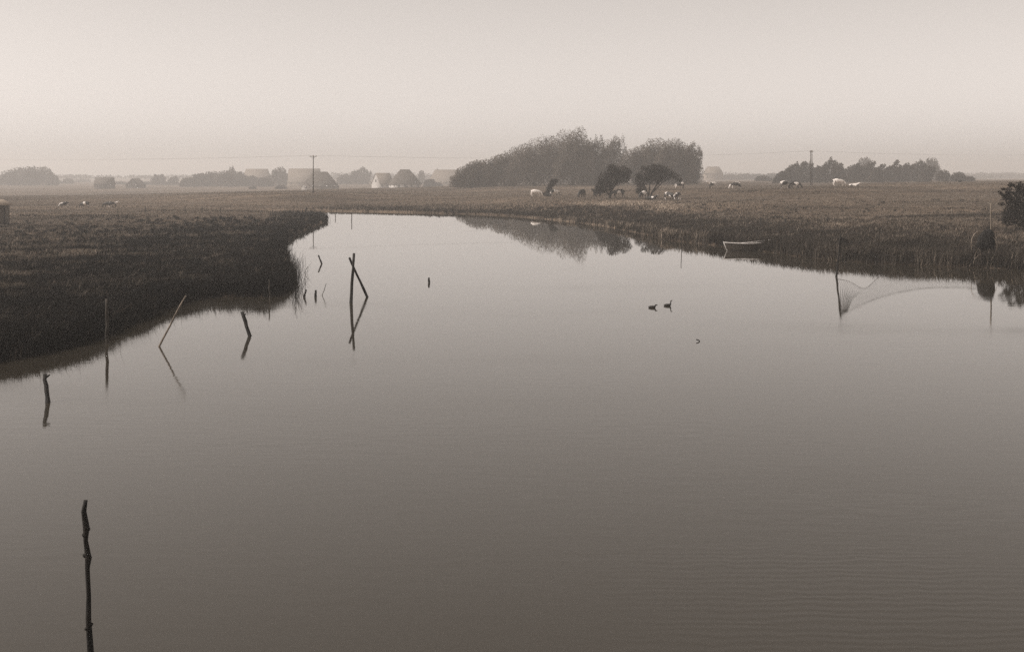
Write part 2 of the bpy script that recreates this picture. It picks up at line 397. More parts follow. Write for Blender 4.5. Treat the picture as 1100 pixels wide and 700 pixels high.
# left marsh: dark sedge, tall at the water
px, x, y, d = scatter(330000, -150, 362, 46, 255)
keep = np.clip(np.exp(-np.maximum(d - np.where(px < 300, 16 - 12 * sstep(130, 190, y), 14), 0) / 6) * np.where(px < 290, 1 - sstep(180, 215, y), 1) + (1 - sstep(75, 150, y)), 0.0, 1)
k = (d > 0.05) & (rng.uniform(0, 1, len(d)) < keep); px, x, y, d = px[k], x[k], y[k], d[k]
z = ground_z(x, y, d)
edge = np.exp(-d / 7.0)
h = (0.30 + 0.70 * edge + 0.22 * lump(x, y, 6, 2)) * rng.uniform(0.65, 1.2, len(x)) * np.where(d < 0.5, 0.85, 1)
t = 0.30 + 0.30 * lump(x * .4, y, 7, 4) + 0.22 * lump(x * .6, y, 2.3, 6) + rng.normal(0, 0.09, len(x)) + 0.42 * sstep(4, 22, d) - .16 * np.exp(-d / 3)
pale = np.exp(-((d - 7) / 4.0) ** 2) * 0.22 * (lump(x, y, 11, 9) > -0.1)
blades('sedge', x, y, z, np.clip(h, 0.15, 1.5), 0.00055 * y * rng.uniform(0.5, 1.2, len(x)), np.clip(t + pale, 0, 1), M['sedge'])
def tussocks(name, x, y, d, per, spread, hgt, tones, mat, wk):
    n = len(x); X = np.repeat(x, per) + rng.normal(0, 1, n * per) * np.repeat(spread, per); Yy = np.repeat(y, per) + rng.normal(0, 1, n * per) * np.repeat(spread, per)
    D = signed_dist(X, Yy); k = D > -0.1; Z = ground_z(X[k], Yy[k], D[k])
    h_ = (np.repeat(hgt, per) * rng.uniform(.6, 1.1, n * per))[k]; t_ = (np.repeat(tones, per) + rng.normal(0, .07, n * per))[k]
    return blades(name, X[k], Yy[k], Z, h_, wk * Yy[k] * rng.uniform(.5, 1.1, k.sum()), np.clip(t_, 0, 1), mat, bend=.45)
px, x, y, d = scatter(16000, -120, 355, 47, 215)
k = (d > .1) & (rng.uniform(0, 1, len(d)) < np.clip(np.exp(-(d - 12) / 14), 0.12, 1)); x, y, d = x[k], y[k], d[k]; n = len(x)
palef = rng.uniform(0, 1, n) < (.16 + .40 * np.exp(-((d - 6) / 5) ** 2) * (lump(x, y, 9, 13) > -.2))
tt = np.where(palef, rng.uniform(.45, .85, n), rng.uniform(.0, .38, n))
tussocks('sedge_tussocks', x, y, d, 20, rng.uniform(.10, .32, n), rng.uniform(.45, 1.0, n) * (.55 + .55 * np.exp(-d / 9)), tt, M['sedge'], .0005)
px, x, y, d = scatter(16000, 380, 1190, 100, 260)
k = (d > .1) & (rng.uniform(0, 1, len(d)) < np.clip(np.exp(-(d - 9) / 12), 0.08, 1)); x, y, d = x[k], y[k], d[k]; n = len(x)
tt = np.where(rng.uniform(0, 1, n) < .2, rng.uniform(.5, .8, n), rng.uniform(.05, .45, n))
tussocks('bank_tussocks', x, y, d, 16, rng.uniform(.12, .45, n), rng.uniform(.4, .95, n) * (.5 + .5 * np.exp(-d / 9)), tt, M['reed'], .0005)
# thin fringe standing in the shallow water on the left
px, x, y, d = scatter(60000, -100, 362, 46, 235)
k = (d < 0.1) & (d > -0.75) & (rng.uniform(0, 1, len(d)) < np.exp(d / 0.45) * 0.55); x, y, d = x[k], y[k], d[k]
blades('shore_reeds', x, y, np.full(len(x), -0.15), rng.uniform(0.6, 1.0, len(x)) * np.where(rng.uniform(0, 1, len(x)) < .3, 1.9, 1.0), 0.00028 * y * rng.uniform(0.5, 1.1, len(x)), np.clip(rng.normal(0.3, 0.15, len(x)), 0, 1), M['sedge'])
# sparse reeds off the tip of the left point
tp = [W(314 + abs(rng.normal(0, 6)), rng.uniform(278, 328)) for _ in range(230)]
x = np.array([p[0] for p in tp]); y = np.array([p[1] for p in tp])
blades('loose_reeds', x, y, np.full(len(x), -0.1), rng.uniform(0.4, 1.3, len(x)), 0.026 * rng.uniform(0.6, 1.2, len(x)), np.clip(rng.normal(0.25, 0.15, len(x)), 0, 1), M['sedge'], bend=0.8)

# right and far bank: reeds along the shore
px, x, y, d = scatter(440000, 300, 1190, 100, 300)
k = (d > 0.0) & (rng.uniform(0, 1, len(d)) < sstep(300, 400, px)) & (y > np.where(px < 365, 258, 0)) & (rng.uniform(0, 1, len(d)) < np.where(d < 9, 1.0, np.exp(-(d - 9) / 9)))
px, x, y, d = px[k], x[k], y[k], d[k]; z = ground_z(x, y, d)
near = sstep(260, 120, y)
h = (0.35 + (0.75 * near + 0.15) * np.exp(-np.maximum(d - 1.0, 0) / 9.0) + 0.15 * lump(x, y, 5, 3)) * rng.uniform(0.6, 1.25, len(x))
t = 0.40 + 0.20 * lump(x, y, 5, 8) + 0.12 * lump(x, y, 1.7, 1) + rng.normal(0, 0.17, len(x)) + 0.12 * sstep(8, 25, d)
pc = CX + F * x / y
t += 0.30 * np.exp(-((d - 1.0) / 0.8) ** 2) * (pc > 600) * (pc < 760)
blades('bank_reeds', x, y, z, np.clip(h, 0.15, 1.5), 0.00055 * y * rng.uniform(0.5, 1.2, len(x)), np.clip(t, 0, 1), M['reed'])
# pasture grass across the water
px, x, y, d = scatter(620000, -150, 1200, 100, 820)
k = (d > 6) & (rng.uniform(0, 1, len(d)) < np.where(px < 360, sstep(95, 170, y) * .8, 1)) & (y > np.where(px < 360, 95, 112)); px, x, y, d = px[k], x[k], y[k], d[k]; z = ground_z(x, y, d)
row = HY + (CAMH - z) * F / y; pc = px
h = (0.12 + 0.06 * lump(x, y, 12, 3)) * rng.uniform(0.6, 1.6, len(x))
t = 0.46 + 0.20 * lump(x * 0.45, y, 14, 2) + 0.14 * lump(x * 0.5, y, 4, 7) + 0.10 * lump(x * .3, y, 31, 15) + rng.normal(0, 0.09, len(x))
straw = np.exp(-(((pc - 655) / 55) ** 2 + ((row - 219) / 3.5) ** 2)) + np.exp(-(((pc - 715) / 22) ** 2 + ((row - 224) / 4) ** 2)) + 0.8 * np.exp(-(((pc - 895) / 14) ** 2 + ((row - 243) / 4) ** 2)) + 0.6 * np.exp(-(((pc - 765) / 30) ** 2 + ((row - 232) / 5) ** 2))
marshy = (1 - sstep(330, 400, px)) * (1 - sstep(150, 300, y)); t = t - 0.14 * marshy
dl = (np.exp(-((row - 232.5 - lump(pc, pc * 0, 70, 2)) / 1.2) ** 2) * (pc > 20) * (pc < 170) + np.exp(-((row - 244) / 1.2) ** 2) * (pc < 165) + np.exp(-((row - 227) / .8) ** 2) * (pc > 150) * (pc < 330)) * (pc < 340); t = t - .3 * dl; h = h * (1 + .8 * dl)
h = h * (1 + 1.6 * np.clip(straw, 0, 1)); t = t + 0.50 * np.clip(straw, 0, 1)
ditch = np.exp(-((row - (232.5 + (1000 - pc) * 0.02)) / 1.1) ** 2) * (pc > 940) + 0.7 * np.exp(-((row - (206.5 + lump(pc, 0 * pc, 60, 1))) / 0.9) ** 2) * (pc > 750) + 0.6 * np.exp(-((row - 224) / 1.0) ** 2) * (pc > 860)
t = t - 0.45 * np.clip(ditch, 0, 1); h = h * (1 + 0.8 * np.clip(ditch, 0, 1))
blades('pasture_grass', x, y, z, np.clip(h, 0.06, 0.9), 0.0006 * y * rng.uniform(0.5, 1.3, len(x)) * (1 + .6 * np.clip(straw, 0, 1)), np.clip(t, 0, 1), M['grass'])

# ------------------------------------------------------------------ trees
def leaf_cloud(blobs, n, leaf, holes=0.25, seed=0, cap=1.1):
    """many leaf-sized quads spread through the volume of overlapping ellipsoids; blobs: (centre, radii)"""
    r = np.random.default_rng(seed)
    wts = np.array([b[1][0] * b[1][2] for b in blobs]); wts = wts / wts.sum()
    which = r.choice(len(blobs), n, p=wts)
    C = np.array([b[0] for b in blobs])[which]; Rd = np.array([b[1] for b in blobs])[which]
    v = r.normal(size=(n, 3)); v /= np.linalg.norm(v, axis=1)[:, None]
    rr = r.uniform(0, 1, n) ** 0.42
    lum = 1 + 0.10 * np.sin(v[:, 0] * 7 + which * 1.7) * np.cos(v[:, 2] * 6 + which) + 0.05 * np.sin(v[:, 1] * 13 + v[:, 2] * 11)
    P = C + v * Rd * np.minimum(rr * lum, cap)[:, None]
    sz = np.mean(Rd)
    g = lump(P[:, 0] + P[:, 2] * 0.7, P[:, 1] + P[:, 2] * 1.1, sz * 0.5, seed) + r.normal(0, 0.3, n)
    P = P[g > -1 + holes * 2.0 * 0.8]; m = len(P)
    a = r.normal(size=(m, 3)); a /= np.linalg.norm(a, axis=1)[:, None]
    b = np.cross(a, r.normal(size=(m, 3))); b /= np.linalg.norm(b, axis=1)[:, None] + 1e-9
    s = leaf * r.uniform(0.5, 1.25, m)[:, None]
    V = np.stack([P - a * s * 0.7 , P - b * s * 0.38, P + a * s * 0.7, P + b * s * 0.38], 1)
    tn = np.clip(0.45 + 0.28 * lump(P[:, 0], P[:, 1] + P[:, 2] * 1.3, sz * 0.8, seed + 3) + r.normal(0, 0.16, m), 0, 1)
    F4 = np.arange(m)[:, None] * 4 + np.array([[0, 1, 2, 3]])
    return V.reshape(-1, 3), F4, np.repeat(tn, 4)

def make_trunk(parent, h, r0, tips, seed=0, name='trunk'):
    r = random.Random(seed); mb = MB()
    lean = tips[0] if tips else (0, 0, h)
    base = [Vector((0, 0, -0.25)), Vector((lean[0] * 0.12 + r.uniform(-.05, .05) * h, lean[1] * 0.1, h * 0.18)), Vector((lean[0] * 0.3, lean[1] * 0.3, h * 0.36))]
    mb.tube(base, [r0 * 1.25, r0, r0 * 0.8], 8)
    for tpt in tips:
        t = Vector(tpt); b = base[2] if r.random() < 0.6 else base[1] + (base[2] - base[1]) * 0.6
        mid = b.lerp(t, 0.5) + Vector((r.uniform(-.06, .06) * h, r.uniform(-.06, .06) * h, r.uniform(-.03, .06) * h))
        mb.tube([b, mid, t], [r0 * 0.6, r0 * 0.35, r0 * 0.1], 6)
        for _ in range(2):
            e = mid.lerp(t, r.uniform(.2, .7)); f = e + Vector((r.uniform(-.16, .16) * h, r.uniform(-.16, .16) * h, r.uniform(0.0, .14) * h))
            mb.tube([e, e.lerp(f, .5) + Vector((0, 0, .01 * h)), f], [r0 * 0.22, r0 * 0.15, r0 * 0.05], 5)
    return mb.build(name, M['bark'], parent, True)

def tree(name, label, cat, base, Y, blobs_px, n, mat, group=None, leaf=None, holes=0.25, seed=0, trunk_r=None, cap=1.1):
    """blobs_px: (dx, height, rx, rz) in photo pixels at that distance, plus optional depth offset"""
    s = Y / F
    root = empty(name, base)
    tag(root, label, cat, group)
    r = random.Random(seed); blobs = []
    for b in blobs_px:
        dx, hh, rx, rz = b[:4]; dy = b[4] if len(b) > 4 else r.uniform(-.35, .35) * rx
        blobs.append(((dx * s, dy * s, hh * s), (rx * s, rx * s * 0.85, rz * s)))
    V, F4, tn = leaf_cloud(blobs, n, leaf or 1.5 * s, holes, seed, cap)
    V[:, 2] = np.maximum(V[:, 2], 0.03)
    mesh_np('crown', V, [F4], mat, root, tones=tn)
    top = max(b[0][2] + b[1][2] for b in blobs)
    tips = [(b[0][0], b[0][1], b[0][2] + b[1][2] * 0.3) for b in blobs[:7]]
    make_trunk(root, top, trunk_r or top * 0.03, tips, seed)
    return root

def dome(w, h, seed, slope=0.0, low=True):
    """a wind-cut dome w x h pixels; slope > 0: higher on the right"""
    r = random.Random(seed); out = []
    n = 7
    for i in range(n):
        t = (i + .5) / n * 2 - 1
        hh = h * (math.sqrt(max(0, 1 - (abs(t) * 0.97) ** 3.2)) * (1 + slope * (t - .05) * 0.35)) * r.uniform(.97, 1.0)
        rz = max(1.5, hh * r.uniform(.28, .36)); rx = w / n * r.uniform(.85, 1.25)
        out.append((t * w * 0.42, hh - rz, rx, rz))
        out.append((t * w * 0.42 + r.uniform(-1, 1), max(rz * .8, hh * 0.5), rx * 1.1, rz * 1.1))
        if low: out.append((t * w * 0.44, hh * 0.22, rx * 1.15, hh * 0.24))
    return out
def flame(w, h, seed, lean=0.25, n=9):
    """a ragged tree bent by the wind: several upswept plumes"""
    r = random.Random(seed); out = []
    for i in range(n):
        t = (i + .5) / n * 2 - 1 + r.uniform(-.1, .1); hh = h * (1 - 0.28 * t * t) * r.uniform(.80, 1.03)
        for k in (0.96, 0.86, 0.72, 0.55, 0.36, 0.18):
            rz = h * 0.10 * r.uniform(.8, 1.25); rx = w * (0.20 - 0.13 * k * k) * r.uniform(.85, 1.25)
            out.append((t * w * 0.40 + lean * hh * (k * k) * 0.75 - lean * h * .2 + r.uniform(-.03, .03) * w, hh * k - rz * 0.5, rx, rz))
    return out

# the big wind-cut clump
clump = [(507, 172, 28, 'low wind-cut tree at the left foot of the big clump', .3, 'd'), (530, 166, 32, 'dense domed tree second from the left in the big clump', .4, 'd'),
         (552, 157, 38, 'broad sloping tree third from the left in the big clump', .5, 'd'), (574, 148.5, 40, 'broad dense tree fourth from the left in the big clump', .35, 'd'),
         (597, 143, 40, 'tall domed tree at the middle of the big clump, left of its highest crown', .2, 'd'), (615, 139.5, 26, 'highest tree of the big clump with a rounded top', .1, 'd'),
         (634, 142, 24, 'airy tree with sky gaps in its top in the big clump', .2, 'f'), (655, 142, 28, 'tree with a tufted top left of the notch in the big clump', .2, 'f'),
         (683, 153, 34, 'tree just right of the notch in the big clump', .3, 'd'), (704, 146.5, 34, 'broad tree in the right half of the big clump behind the two bent trees', .1, 'd'),
         (724, 147, 32, 'tall tree second from the right in the big clump', .0, 'd'), (738, 150, 26, 'ragged open tree at the right end of the big clump', -.2, 'f')]
for i, (px, top, w, lab, sl, kd) in enumerate(clump):
    Y = 520 + (i * 7 % 5) * 6 - 12
    b = at(px, Y); base_row = HY + (CAMH - b.z) * F / Y; h = base_row - top
    w *= 1.65 if i < 6 else 1.35; h += (0, 0, 1, 3, 3, 2, 0, 0, -3, 0, 0, 0)[i]; sl = max(sl, .75) if i < 6 else sl
    blobs = dome(w, h, 100 + i, sl) if kd == 'd' else flame(w * .8, h, 100 + i, .35, 9) + dome(w * .9, h * .90, 300 + i, 0)
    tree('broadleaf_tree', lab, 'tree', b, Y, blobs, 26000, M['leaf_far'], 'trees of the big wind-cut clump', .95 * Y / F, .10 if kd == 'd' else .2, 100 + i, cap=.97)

# three bent thorn trees among the cows
def bent_tree(label, px, py, Yg, blobs, limbs, n, seed):
    b = on_ground(px, py, Yg); Y = b.y; s = Y / F
    root = empty('bent_hawthorn', b); tag(root, label, 'tree', 'wind-bent trees in the pasture')
    r = random.Random(seed)
    bl = [((dx * s, r.uniform(-.5, .5) * rx * s, hh * s), (rx * s, rx * s * .9, rz * s)) for dx, hh, rx, rz in blobs]
    V, F4, tn = leaf_cloud(bl, n, 0.25, .42, seed)
    V[:, 2] = np.maximum(V[:, 2], .03)
    mesh_np('crown', V, [F4], M['leaf_dark'], root, tones=tn)
    mb = MB()
    for pts, r0 in limbs:
        P = [Vector((p[0] * s, r.uniform(-.3, .3), p[1] * s)) for p in pts]
        mb.tube(P, [r0 * (1 - .7 * i / (len(P) - 1)) for i in range(len(P))], 7)
    mb.build('trunk', M['bark'], root, True)
    return root
bent_tree('dark round-crowned tree bent to the right, with cows in its shade', 655, 213.5, 291,
          [(-10, 11, 7, 6), (-4, 16, 8, 8), (-6, 22, 8, 7), (2, 27, 9, 7), (6, 31, 8, 6), (10, 26, 9, 7), (15, 30, 7, 6), (18, 25, 6, 5), (-13, 8, 5, 6), (1, 17, 8, 7), (-4, 9, 9, 6), (2, 34, 6, 4), (9, 20, 8, 6), (16, 21, 6, 5), (-12, 15, 5, 6), (21, 28, 4, 3)],
          [([(0, -1), (0, 5), (3, 14), (8, 24)], .32), ([(-1, 4), (-6, 12), (-9, 20)], .2), ([(1, 7), (7, 16), (15, 26)], .2), ([(0, 9), (2, 20), (3, 30)], .18)], 9000, 41)
bent_tree('dark fan-shaped tree sweeping to the right above a bare forked trunk', 697, 213.5, 287,
          [(-8, 19, 7, 7), (-9, 12, 6, 6), (-3, 26, 8, 7), (4, 31, 8, 6), (11, 31, 8, 5.5), (17, 30, 8, 5), (23, 27, 7, 4.5), (28, 24, 6, 3.5), (12, 24, 8, 5), (3, 21, 8, 6), (-12, 24, 4, 5), (18, 23, 7, 4), (9, 35, 7, 3), (32, 20, 4, 2.5), (-5, 33, 4, 3), (6, 26, 8, 6), (-11, 8, 4, 4), (10, 19, 6, 3.5)],
          [([(0, -1), (-1, 5), (-4, 12), (-7, 20)], .26), ([(1, -1), (3, 6), (8, 14), (15, 25)], .3), ([(3, 6), (12, 15), (24, 25)], .18), ([(0, 4), (1, 14), (3, 26)], .2), ([(-1, 5), (-8, 11), (-10, 14)], .14)], 9000, 42)
bent_tree('small spindly bush tree bent to the right beside the white cow', 589, 210.5, 325,
          [(0, 4, 3.5, 3), (1, 8, 3.5, 3), (3, 12, 3.8, 3), (5, 15.5, 4, 3), (8, 16, 3, 2.2), (-2, 3, 3, 2.5)],
          [([(-1, -1), (0, 4), (2, 9), (6, 15)], .2), ([(0, 4), (-1, 8), (0, 12)], .12)], 2600, 43)

def row_tree(px, top, w, Y, kind, lab, name='broadleaf_tree', mat='leaf', group=None, n=3200, cat='tree', lean=.25, sl=0., holes=.25, sd=[500]):
    sd[0] += 1; Y = Y * FAR
    b = at(px, Y); base_row = HY + (CAMH - b.z) * F / Y; h = max(base_row - top, 3)
    bl = dome(w, h, sd[0], sl) if kind == 'd' else flame(w, h, sd[0], lean)
    return tree(name, lab, cat, b, Y, bl, n, M[mat], group, 1.55 * Y / F, holes, sd[0])
g = 'hazy trees at the far left'
row_tree(10, 182, 24, 820, 'd', 'pale hazy tree at the left edge, leftmost of the far round clump', group=g, n=2200)
row_tree(21, 178.5, 28, 836, 'd', 'hazy round tree second from the left in the far left clump', group=g, n=2800)
row_tree(33, 178, 26, 811, 'd', 'tallest hazy tree in the middle of the far left clump', group=g, n=2800)
row_tree(46, 178, 26, 828, 'd', 'hazy round tree right of the tallest one in the far left clump', group=g, n=2800)
row_tree(56, 187, 14, 820, 'd', 'lower hazy tree at the right end of the far left clump', group=g, n=1800)
row_tree(73, 191.5, 13, 950, 'f', 'small pointed hazy tree left of the far barn', group=g, n=1300)
row_tree(65, 196, 10, 950, 'd', 'tiny hazy bush at the foot of the small pointed tree', 'bush', group=g, n=700, cat='bush')
row_tree(88, 197.5, 18, 1150, 'd', 'faint low hazy bush just left of the far barn', 'bush', group=g, n=700, cat='bush')
g = 'hazy trees between the barn and the long dark wood'
row_tree(130, 197, 13, 900, 'd', 'low hazy bush between the barn and the small gabled house', 'bush', group=g, n=800, cat='bush')
row_tree(159, 195, 12, 880, 'd', 'low hazy bush just right of the small gabled house', 'bush', group=g, n=800, cat='bush')
row_tree(170, 185.5, 16, 860, 'f', 'loose hazy tree, taller of the two beside the small gabled house', group=g, n=1500)
row_tree(186, 189, 12, 860, 'f', 'loose hazy tree, smaller of the two beside the small gabled house', group=g, n=1100)
row_tree(178, 197, 16, 880, 'd', 'low hazy scrub between the two loose hazy trees', 'bush', group=g, n=800, cat='bush')
g = 'trees of the long low wood left of the pole'
lw = [(203, 190, 20, 'low rounded tree at the left end of the long low wood'), (215, 185.5, 22, 'rounded tree second from the left in the long low wood'), (228, 183.5, 24, 'rounded tree third from the left in the long low wood'),
      (242, 182.5, 24, 'rounded tree at the middle of the long low wood'), (256, 184, 24, 'rounded tree right of the feathery top in the long low wood'), (270, 188, 20, 'lower tree second from the right in the long low wood'), (284, 190, 18, 'lower tree at the right end of the long low wood')]
for i, (a, b, c, l) in enumerate(lw): row_tree(a, b, c, 730 + (i % 3) * 14, 'd', l, group=g, n=3200)
row_tree(248, 177.5, 11, 770, 'f', 'feathery treetop rising behind the long low wood', group=g, n=1600, lean=.05)
row_tree(300, 178.5, 22, 800, 'd', 'round hazy tree left of the long pale roof and the pole', n=2600)
row_tree(371, 187, 20, 900, 'd', 'hazy tree at the right end of the dark farmhouse roof', n=1800)
row_tree(383, 182, 18, 900, 'd', 'hazy tree midway between the dark farmhouse and the white gable', n=2000)
row_tree(389, 178.5, 18, 920, 'f', 'taller hazy tree just left of the white gabled house', n=2000, holes=.15)
row_tree(452.5, 182.5, 9, 930, 'f', 'slender pale hazy tree right of the thatched farmhouse', n=900, lean=.05)
row_tree(302, 199, 13, 610, 'd', 'low dark bush standing in the far field left of the pole', 'bush', 'leaf_dark', n=900, cat='bush')
row_tree(272, 201.5, 7, 610, 'd', 'tiny dark bush in the far field below the long low wood', 'bush', 'leaf_dark', n=300, cat='bush')
row_tree(442, 194, 17, 640, 'd', 'round dark bush in front of the thatched farmhouse', 'bush', 'leaf_dark', n=1500, cat='bush')
row_tree(462, 192, 15, 650, 'd', 'dark bush at the left end of the long roof with two chimneys', 'bush', 'leaf_dark', n=1500, cat='bush')
row_tree(471, 196, 10, 680, 'd', 'paler bush against the wall under the long roof with two chimneys', 'bush', n=700, cat='bush')
row_tree(429, 198, 8, 640, 'd', 'small dark bush before the white wall of the thatched farmhouse', 'bush', 'leaf_dark', n=500, cat='bush')
row_tree(414, 199, 6, 650, 'd', 'tiny bush at the left corner of the thatched farmhouse', 'bush', 'leaf_dark', n=300, cat='bush')
row_tree(500, 184, 16, 640, 'd', 'hazy tree between the long roof with two chimneys and the big clump', n=1800)
g = 'pale hedge trees between the big clump and the twin pole'
for a, b, c, Y, l in [(784, 187, 18, 1000, 'pale hazy hedge tree just right of the far pale house'), (800, 186, 20, 1000, 'pale hazy hedge tree midway between the pale house and the twin pole'),
                      (815, 186.5, 18, 1000, 'pale hazy hedge tree behind the dark low bush'), (828, 186, 14, 980, 'pale hazy hedge tree at the left foot of the right-hand tree row')]:
    row_tree(a, b, c, Y, 'd', l, group=g, n=1400)
row_tree(820, 188.5, 18, 560, 'd', 'low grey bush at the pasture edge right of the pale hedge', 'bush', n=1200, cat='bush')
g = 'wind-bent trees of the right-hand row'
rt = [(838, 183, 14), (850, 173, 20), (862, 170, 20), (875, 177, 14), (887, 169, 20), (901, 173.5, 15), (914, 173, 20), (929, 171, 20), (943, 176, 18), (957, 172, 20), (970, 172.5, 18), (984, 170.5, 20), (996, 176, 16)]
rl = ['low ragged bent tree at the left end of the right-hand row', 'bent tree with a rising top, second in the right-hand row', 'taller bent tree just left of the twin pole', 'lower bent tree right behind the twin pole',
      'bent tree with a spiky top just right of the twin pole', 'rounded tree in the gap right of the spiky one', 'bent tree above the grazing white cow', 'broad bent tree in front of the faint round one behind it',
      'bent tree in the dip at the middle of the right-hand row', 'bent tree with swept twigs, fourth from the right in the row', 'bent tree with swept twigs, third from the right in the row', 'bent tree with the highest swept top, second from the right in the row', 'smaller bent tree at the right end of the row, before the faint round one']
for i, ((a, b, c), l) in enumerate(zip(rt, rl)): row_tree(a, b, c, 420 + (i % 4) * 7, 'd' if i in (5,) else 'f', l, 'bent_tree', group=g, n=3300, lean=.55, holes=.24)
row_tree(1001, 168, 20, 640, 'd', 'faint round tree rising behind the right end of the tree row', n=2400)
row_tree(930, 167.5, 24, 640, 'd', 'faint round tree rising behind the middle of the right-hand tree row', n=2400)
g = 'low bushes beyond the right end of the tree row'
row_tree(1013, 182, 18, 440, 'd', 'low ragged bush next to the right end of the tree row', 'bush', group=g, n=1400, cat='bush')
row_tree(1030, 184.5, 18, 440, 'd', 'low ragged bush second beyond the tree row at right', 'bush', group=g, n=1400, cat='bush')
row_tree(1042, 189, 10, 450, 'd', 'lowest ragged bush, last before the open skyline at right', 'bush', group=g, n=700, cat='bush')
# the far-off wood at the right horizon reads as one mass
V, F4, tn = leaf_cloud([((CX * 0 + (p - CX) / F * 2300, 2300 + rng.uniform(-30, 30), 6), (22, 12, rng.uniform(4, 7))) for p in range(1040, 1160, 9)], 5000, 3.0, .1, 77)
setting(mesh_np('far_wood', V, [F4], M['leaf'], tones=tn), 'stuff')
V, F4, tn = leaf_cloud([((( p - CX) / F * 1900, 1900 + rng.uniform(-30, 30), 5), (22, 12, rng.uniform(2.5, 4.5) if p < 350 else rng.uniform(4, 8))) for p in range(-60, 1060, 9) if not 520 < p < 730], 16000, 2.4, .1, 78)
setting(mesh_np('far_hedges', V, [F4], M['leaf'], tones=tn), 'stuff')
# the bush at the right edge
b = on_ground(1103, 247, 146)
tree('shoreline_bush', 'dark leafy bush at the right edge above the hanging fyke net', 'bush', b, b.y,
     [(0, 14, 20, 14), (-12, 22, 12, 12), (-14, 33, 9, 9), (0, 38, 14, 13), (-20, 14, 8, 10), (-18, 40, 5, 6), (14, 30, 16, 16), (-8, 46, 6, 6), (-22, 35, 5, 3), (-25, 37, 3, 2), (6, 50, 8, 6), (26, 16, 16, 14), (-27, 39, 3, 1.5), (-25, 44, 3, 1.8), (-27, 28, 4, 2), (-17, 48, 4, 3), (-30, 41, 2, 1)],
     13000, M['leaf_dark'], None, 0.2, .42, 61, .14)

# ------------------------------------------------------------------ houses
def house(name, label, px, Y, rot, L, Wd, hw, hr, hip, wall, roof, windows=(), chim=(), door=None, over=.5, cat='house', zoff=0):
    Y *= FAR; L *= FAR; Wd *= FAR; hw *= FAR * .95; hr *= FAR * 1.02; hip *= FAR; windows = [(a_, b_ * FAR, c_ * FAR, d_ * FAR, e_ * FAR) for a_, b_, c_, d_, e_ in windows]
    b = at(px, Y); root = empty(name, (b.x, b.y, b.z - .15 + zoff), R(rot)); tag(root, label, cat)
    x, y = L / 2, Wd / 2
    mb = MB(); e = .22
    # walls with gable triangles where the roof is not hipped
    vs = [(-x, -y, -.6), (x, -y, -.6), (x, y, -.6), (-x, y, -.6), (-x, -y, hw), (x, -y, hw), (x, y, hw), (-x, y, hw)]
    q = [(0, 1, 5, 4), (1, 2, 6, 5), (2, 3, 7, 6), (3, 0, 4, 7)]
    t = []
    if not hip:
        vs += [(-x, 0, hw + hr - .05), (x, 0, hw + hr - .05)]; t = [(4, 8, 7), (5, 6, 9)]
    mb.add(vs, q, t); mb.build('wall', M[wall], root)
    # roof: closed solid with thickness
    s = hr / y; ox, oy = x + over * (0.6 if not hip else 1), y + over; ez = hw - over * s
    chim = [c_ * FAR for c_ in chim]
    rx = x - hip + (over * .6 if not hip else 0)
    up = [(-ox, -oy, ez), (ox, -oy, ez), (ox, oy, ez), (-ox, oy, ez), (-rx, 0, hw + hr), (rx, 0, hw + hr)]
    lo = [(p[0], p[1], p[2] - e) for p in up[:4]] + [(-rx, 0, hw + hr - e), (rx, 0, hw + hr - e)]
    up = [(p[0], p[1], p[2] + .06) for p in up]
    rb = MB()
    if not hip:                                              # open gable: two slabs, no end triangles
        rb.add(up + lo, [(0, 1, 5, 4), (2, 3, 4, 5), (6, 10, 11, 7), (8, 11, 10, 9), (0, 6, 7, 1), (2, 8, 9, 3), (0, 4, 10, 6), (4, 3, 9, 10), (1, 7, 11, 5), (5, 11, 8, 2)])
    else: rb.add(up + lo, [(0, 1, 5, 4), (2, 3, 4, 5), (6, 10, 11, 7), (8, 11, 10, 9), (0, 6, 7, 1), (2, 8, 9, 3), (1, 7, 8, 2), (3, 9, 6, 0)], [(1, 2, 5), (3, 0, 4), (7, 11, 8), (9, 10, 6)])
    ro = rb.build('roof', M[roof], root)
    for cx in chim:
        c = MB(); c.box((cx, 0, hw + hr + .35), (.8, .8, 1.8)); c.box((cx, 0, hw + hr + 1.3), (1.0, 1.0, .14)); c.build('chimney', M['brick'], ro)
    for side, u, zc, w_, h_ in windows:                      # side: 'f' long front, 'l' left end
        f = MB(); p = MB()
        if side == 'f': f.box((u, -y - .02, zc), (w_, .12, h_)); p.box((u, -y - .09, zc), (w_ * .8, .03, h_ * .8))
        else: f.box((-x - .02, u, zc), (.12, w_, h_)); p.box((-x - .09, u, zc), (.03, w_ * .8, h_ * .8))
        fo = f.build('window', M['whitewash'] if wall != 'whitewash' else M['board'], root); p.build('pane', M['glass'], fo)
    if door:
        d = MB(); side, u = door
        d.box((u, -y - .03, 1.05) if side == 'f' else (-x - .03, u, 1.05), (1.1, .1, 2.1) if side == 'f' else (.1, 1.1, 2.1)); d.build('door', M['wood'], root)
    return root
wf = lambda L, n, z=1.6, w=1.0, h=1.2: [('f', -L / 2 + L * (i + .5) / n, z, w, h) for i in range(n)]
house('barn', 'hazy oblong barn with a long ridge at the far left', 112.5, 620, 4, 8.8, 6.2, 2.9, 3.0, 0, 'wood', 'thatch', wf(8.4, 3, 1.4), cat='barn')
house('cottage', 'small hazy cottage with its gable to the viewer, right of the far barn', 146, 660, 82, 8, 7.5, 2.2, 3.2, 0, 'wood', 'thatch', [('l', -2, 1.5, 1, 1.2), ('l', 2, 1.5, 1, 1.2)])
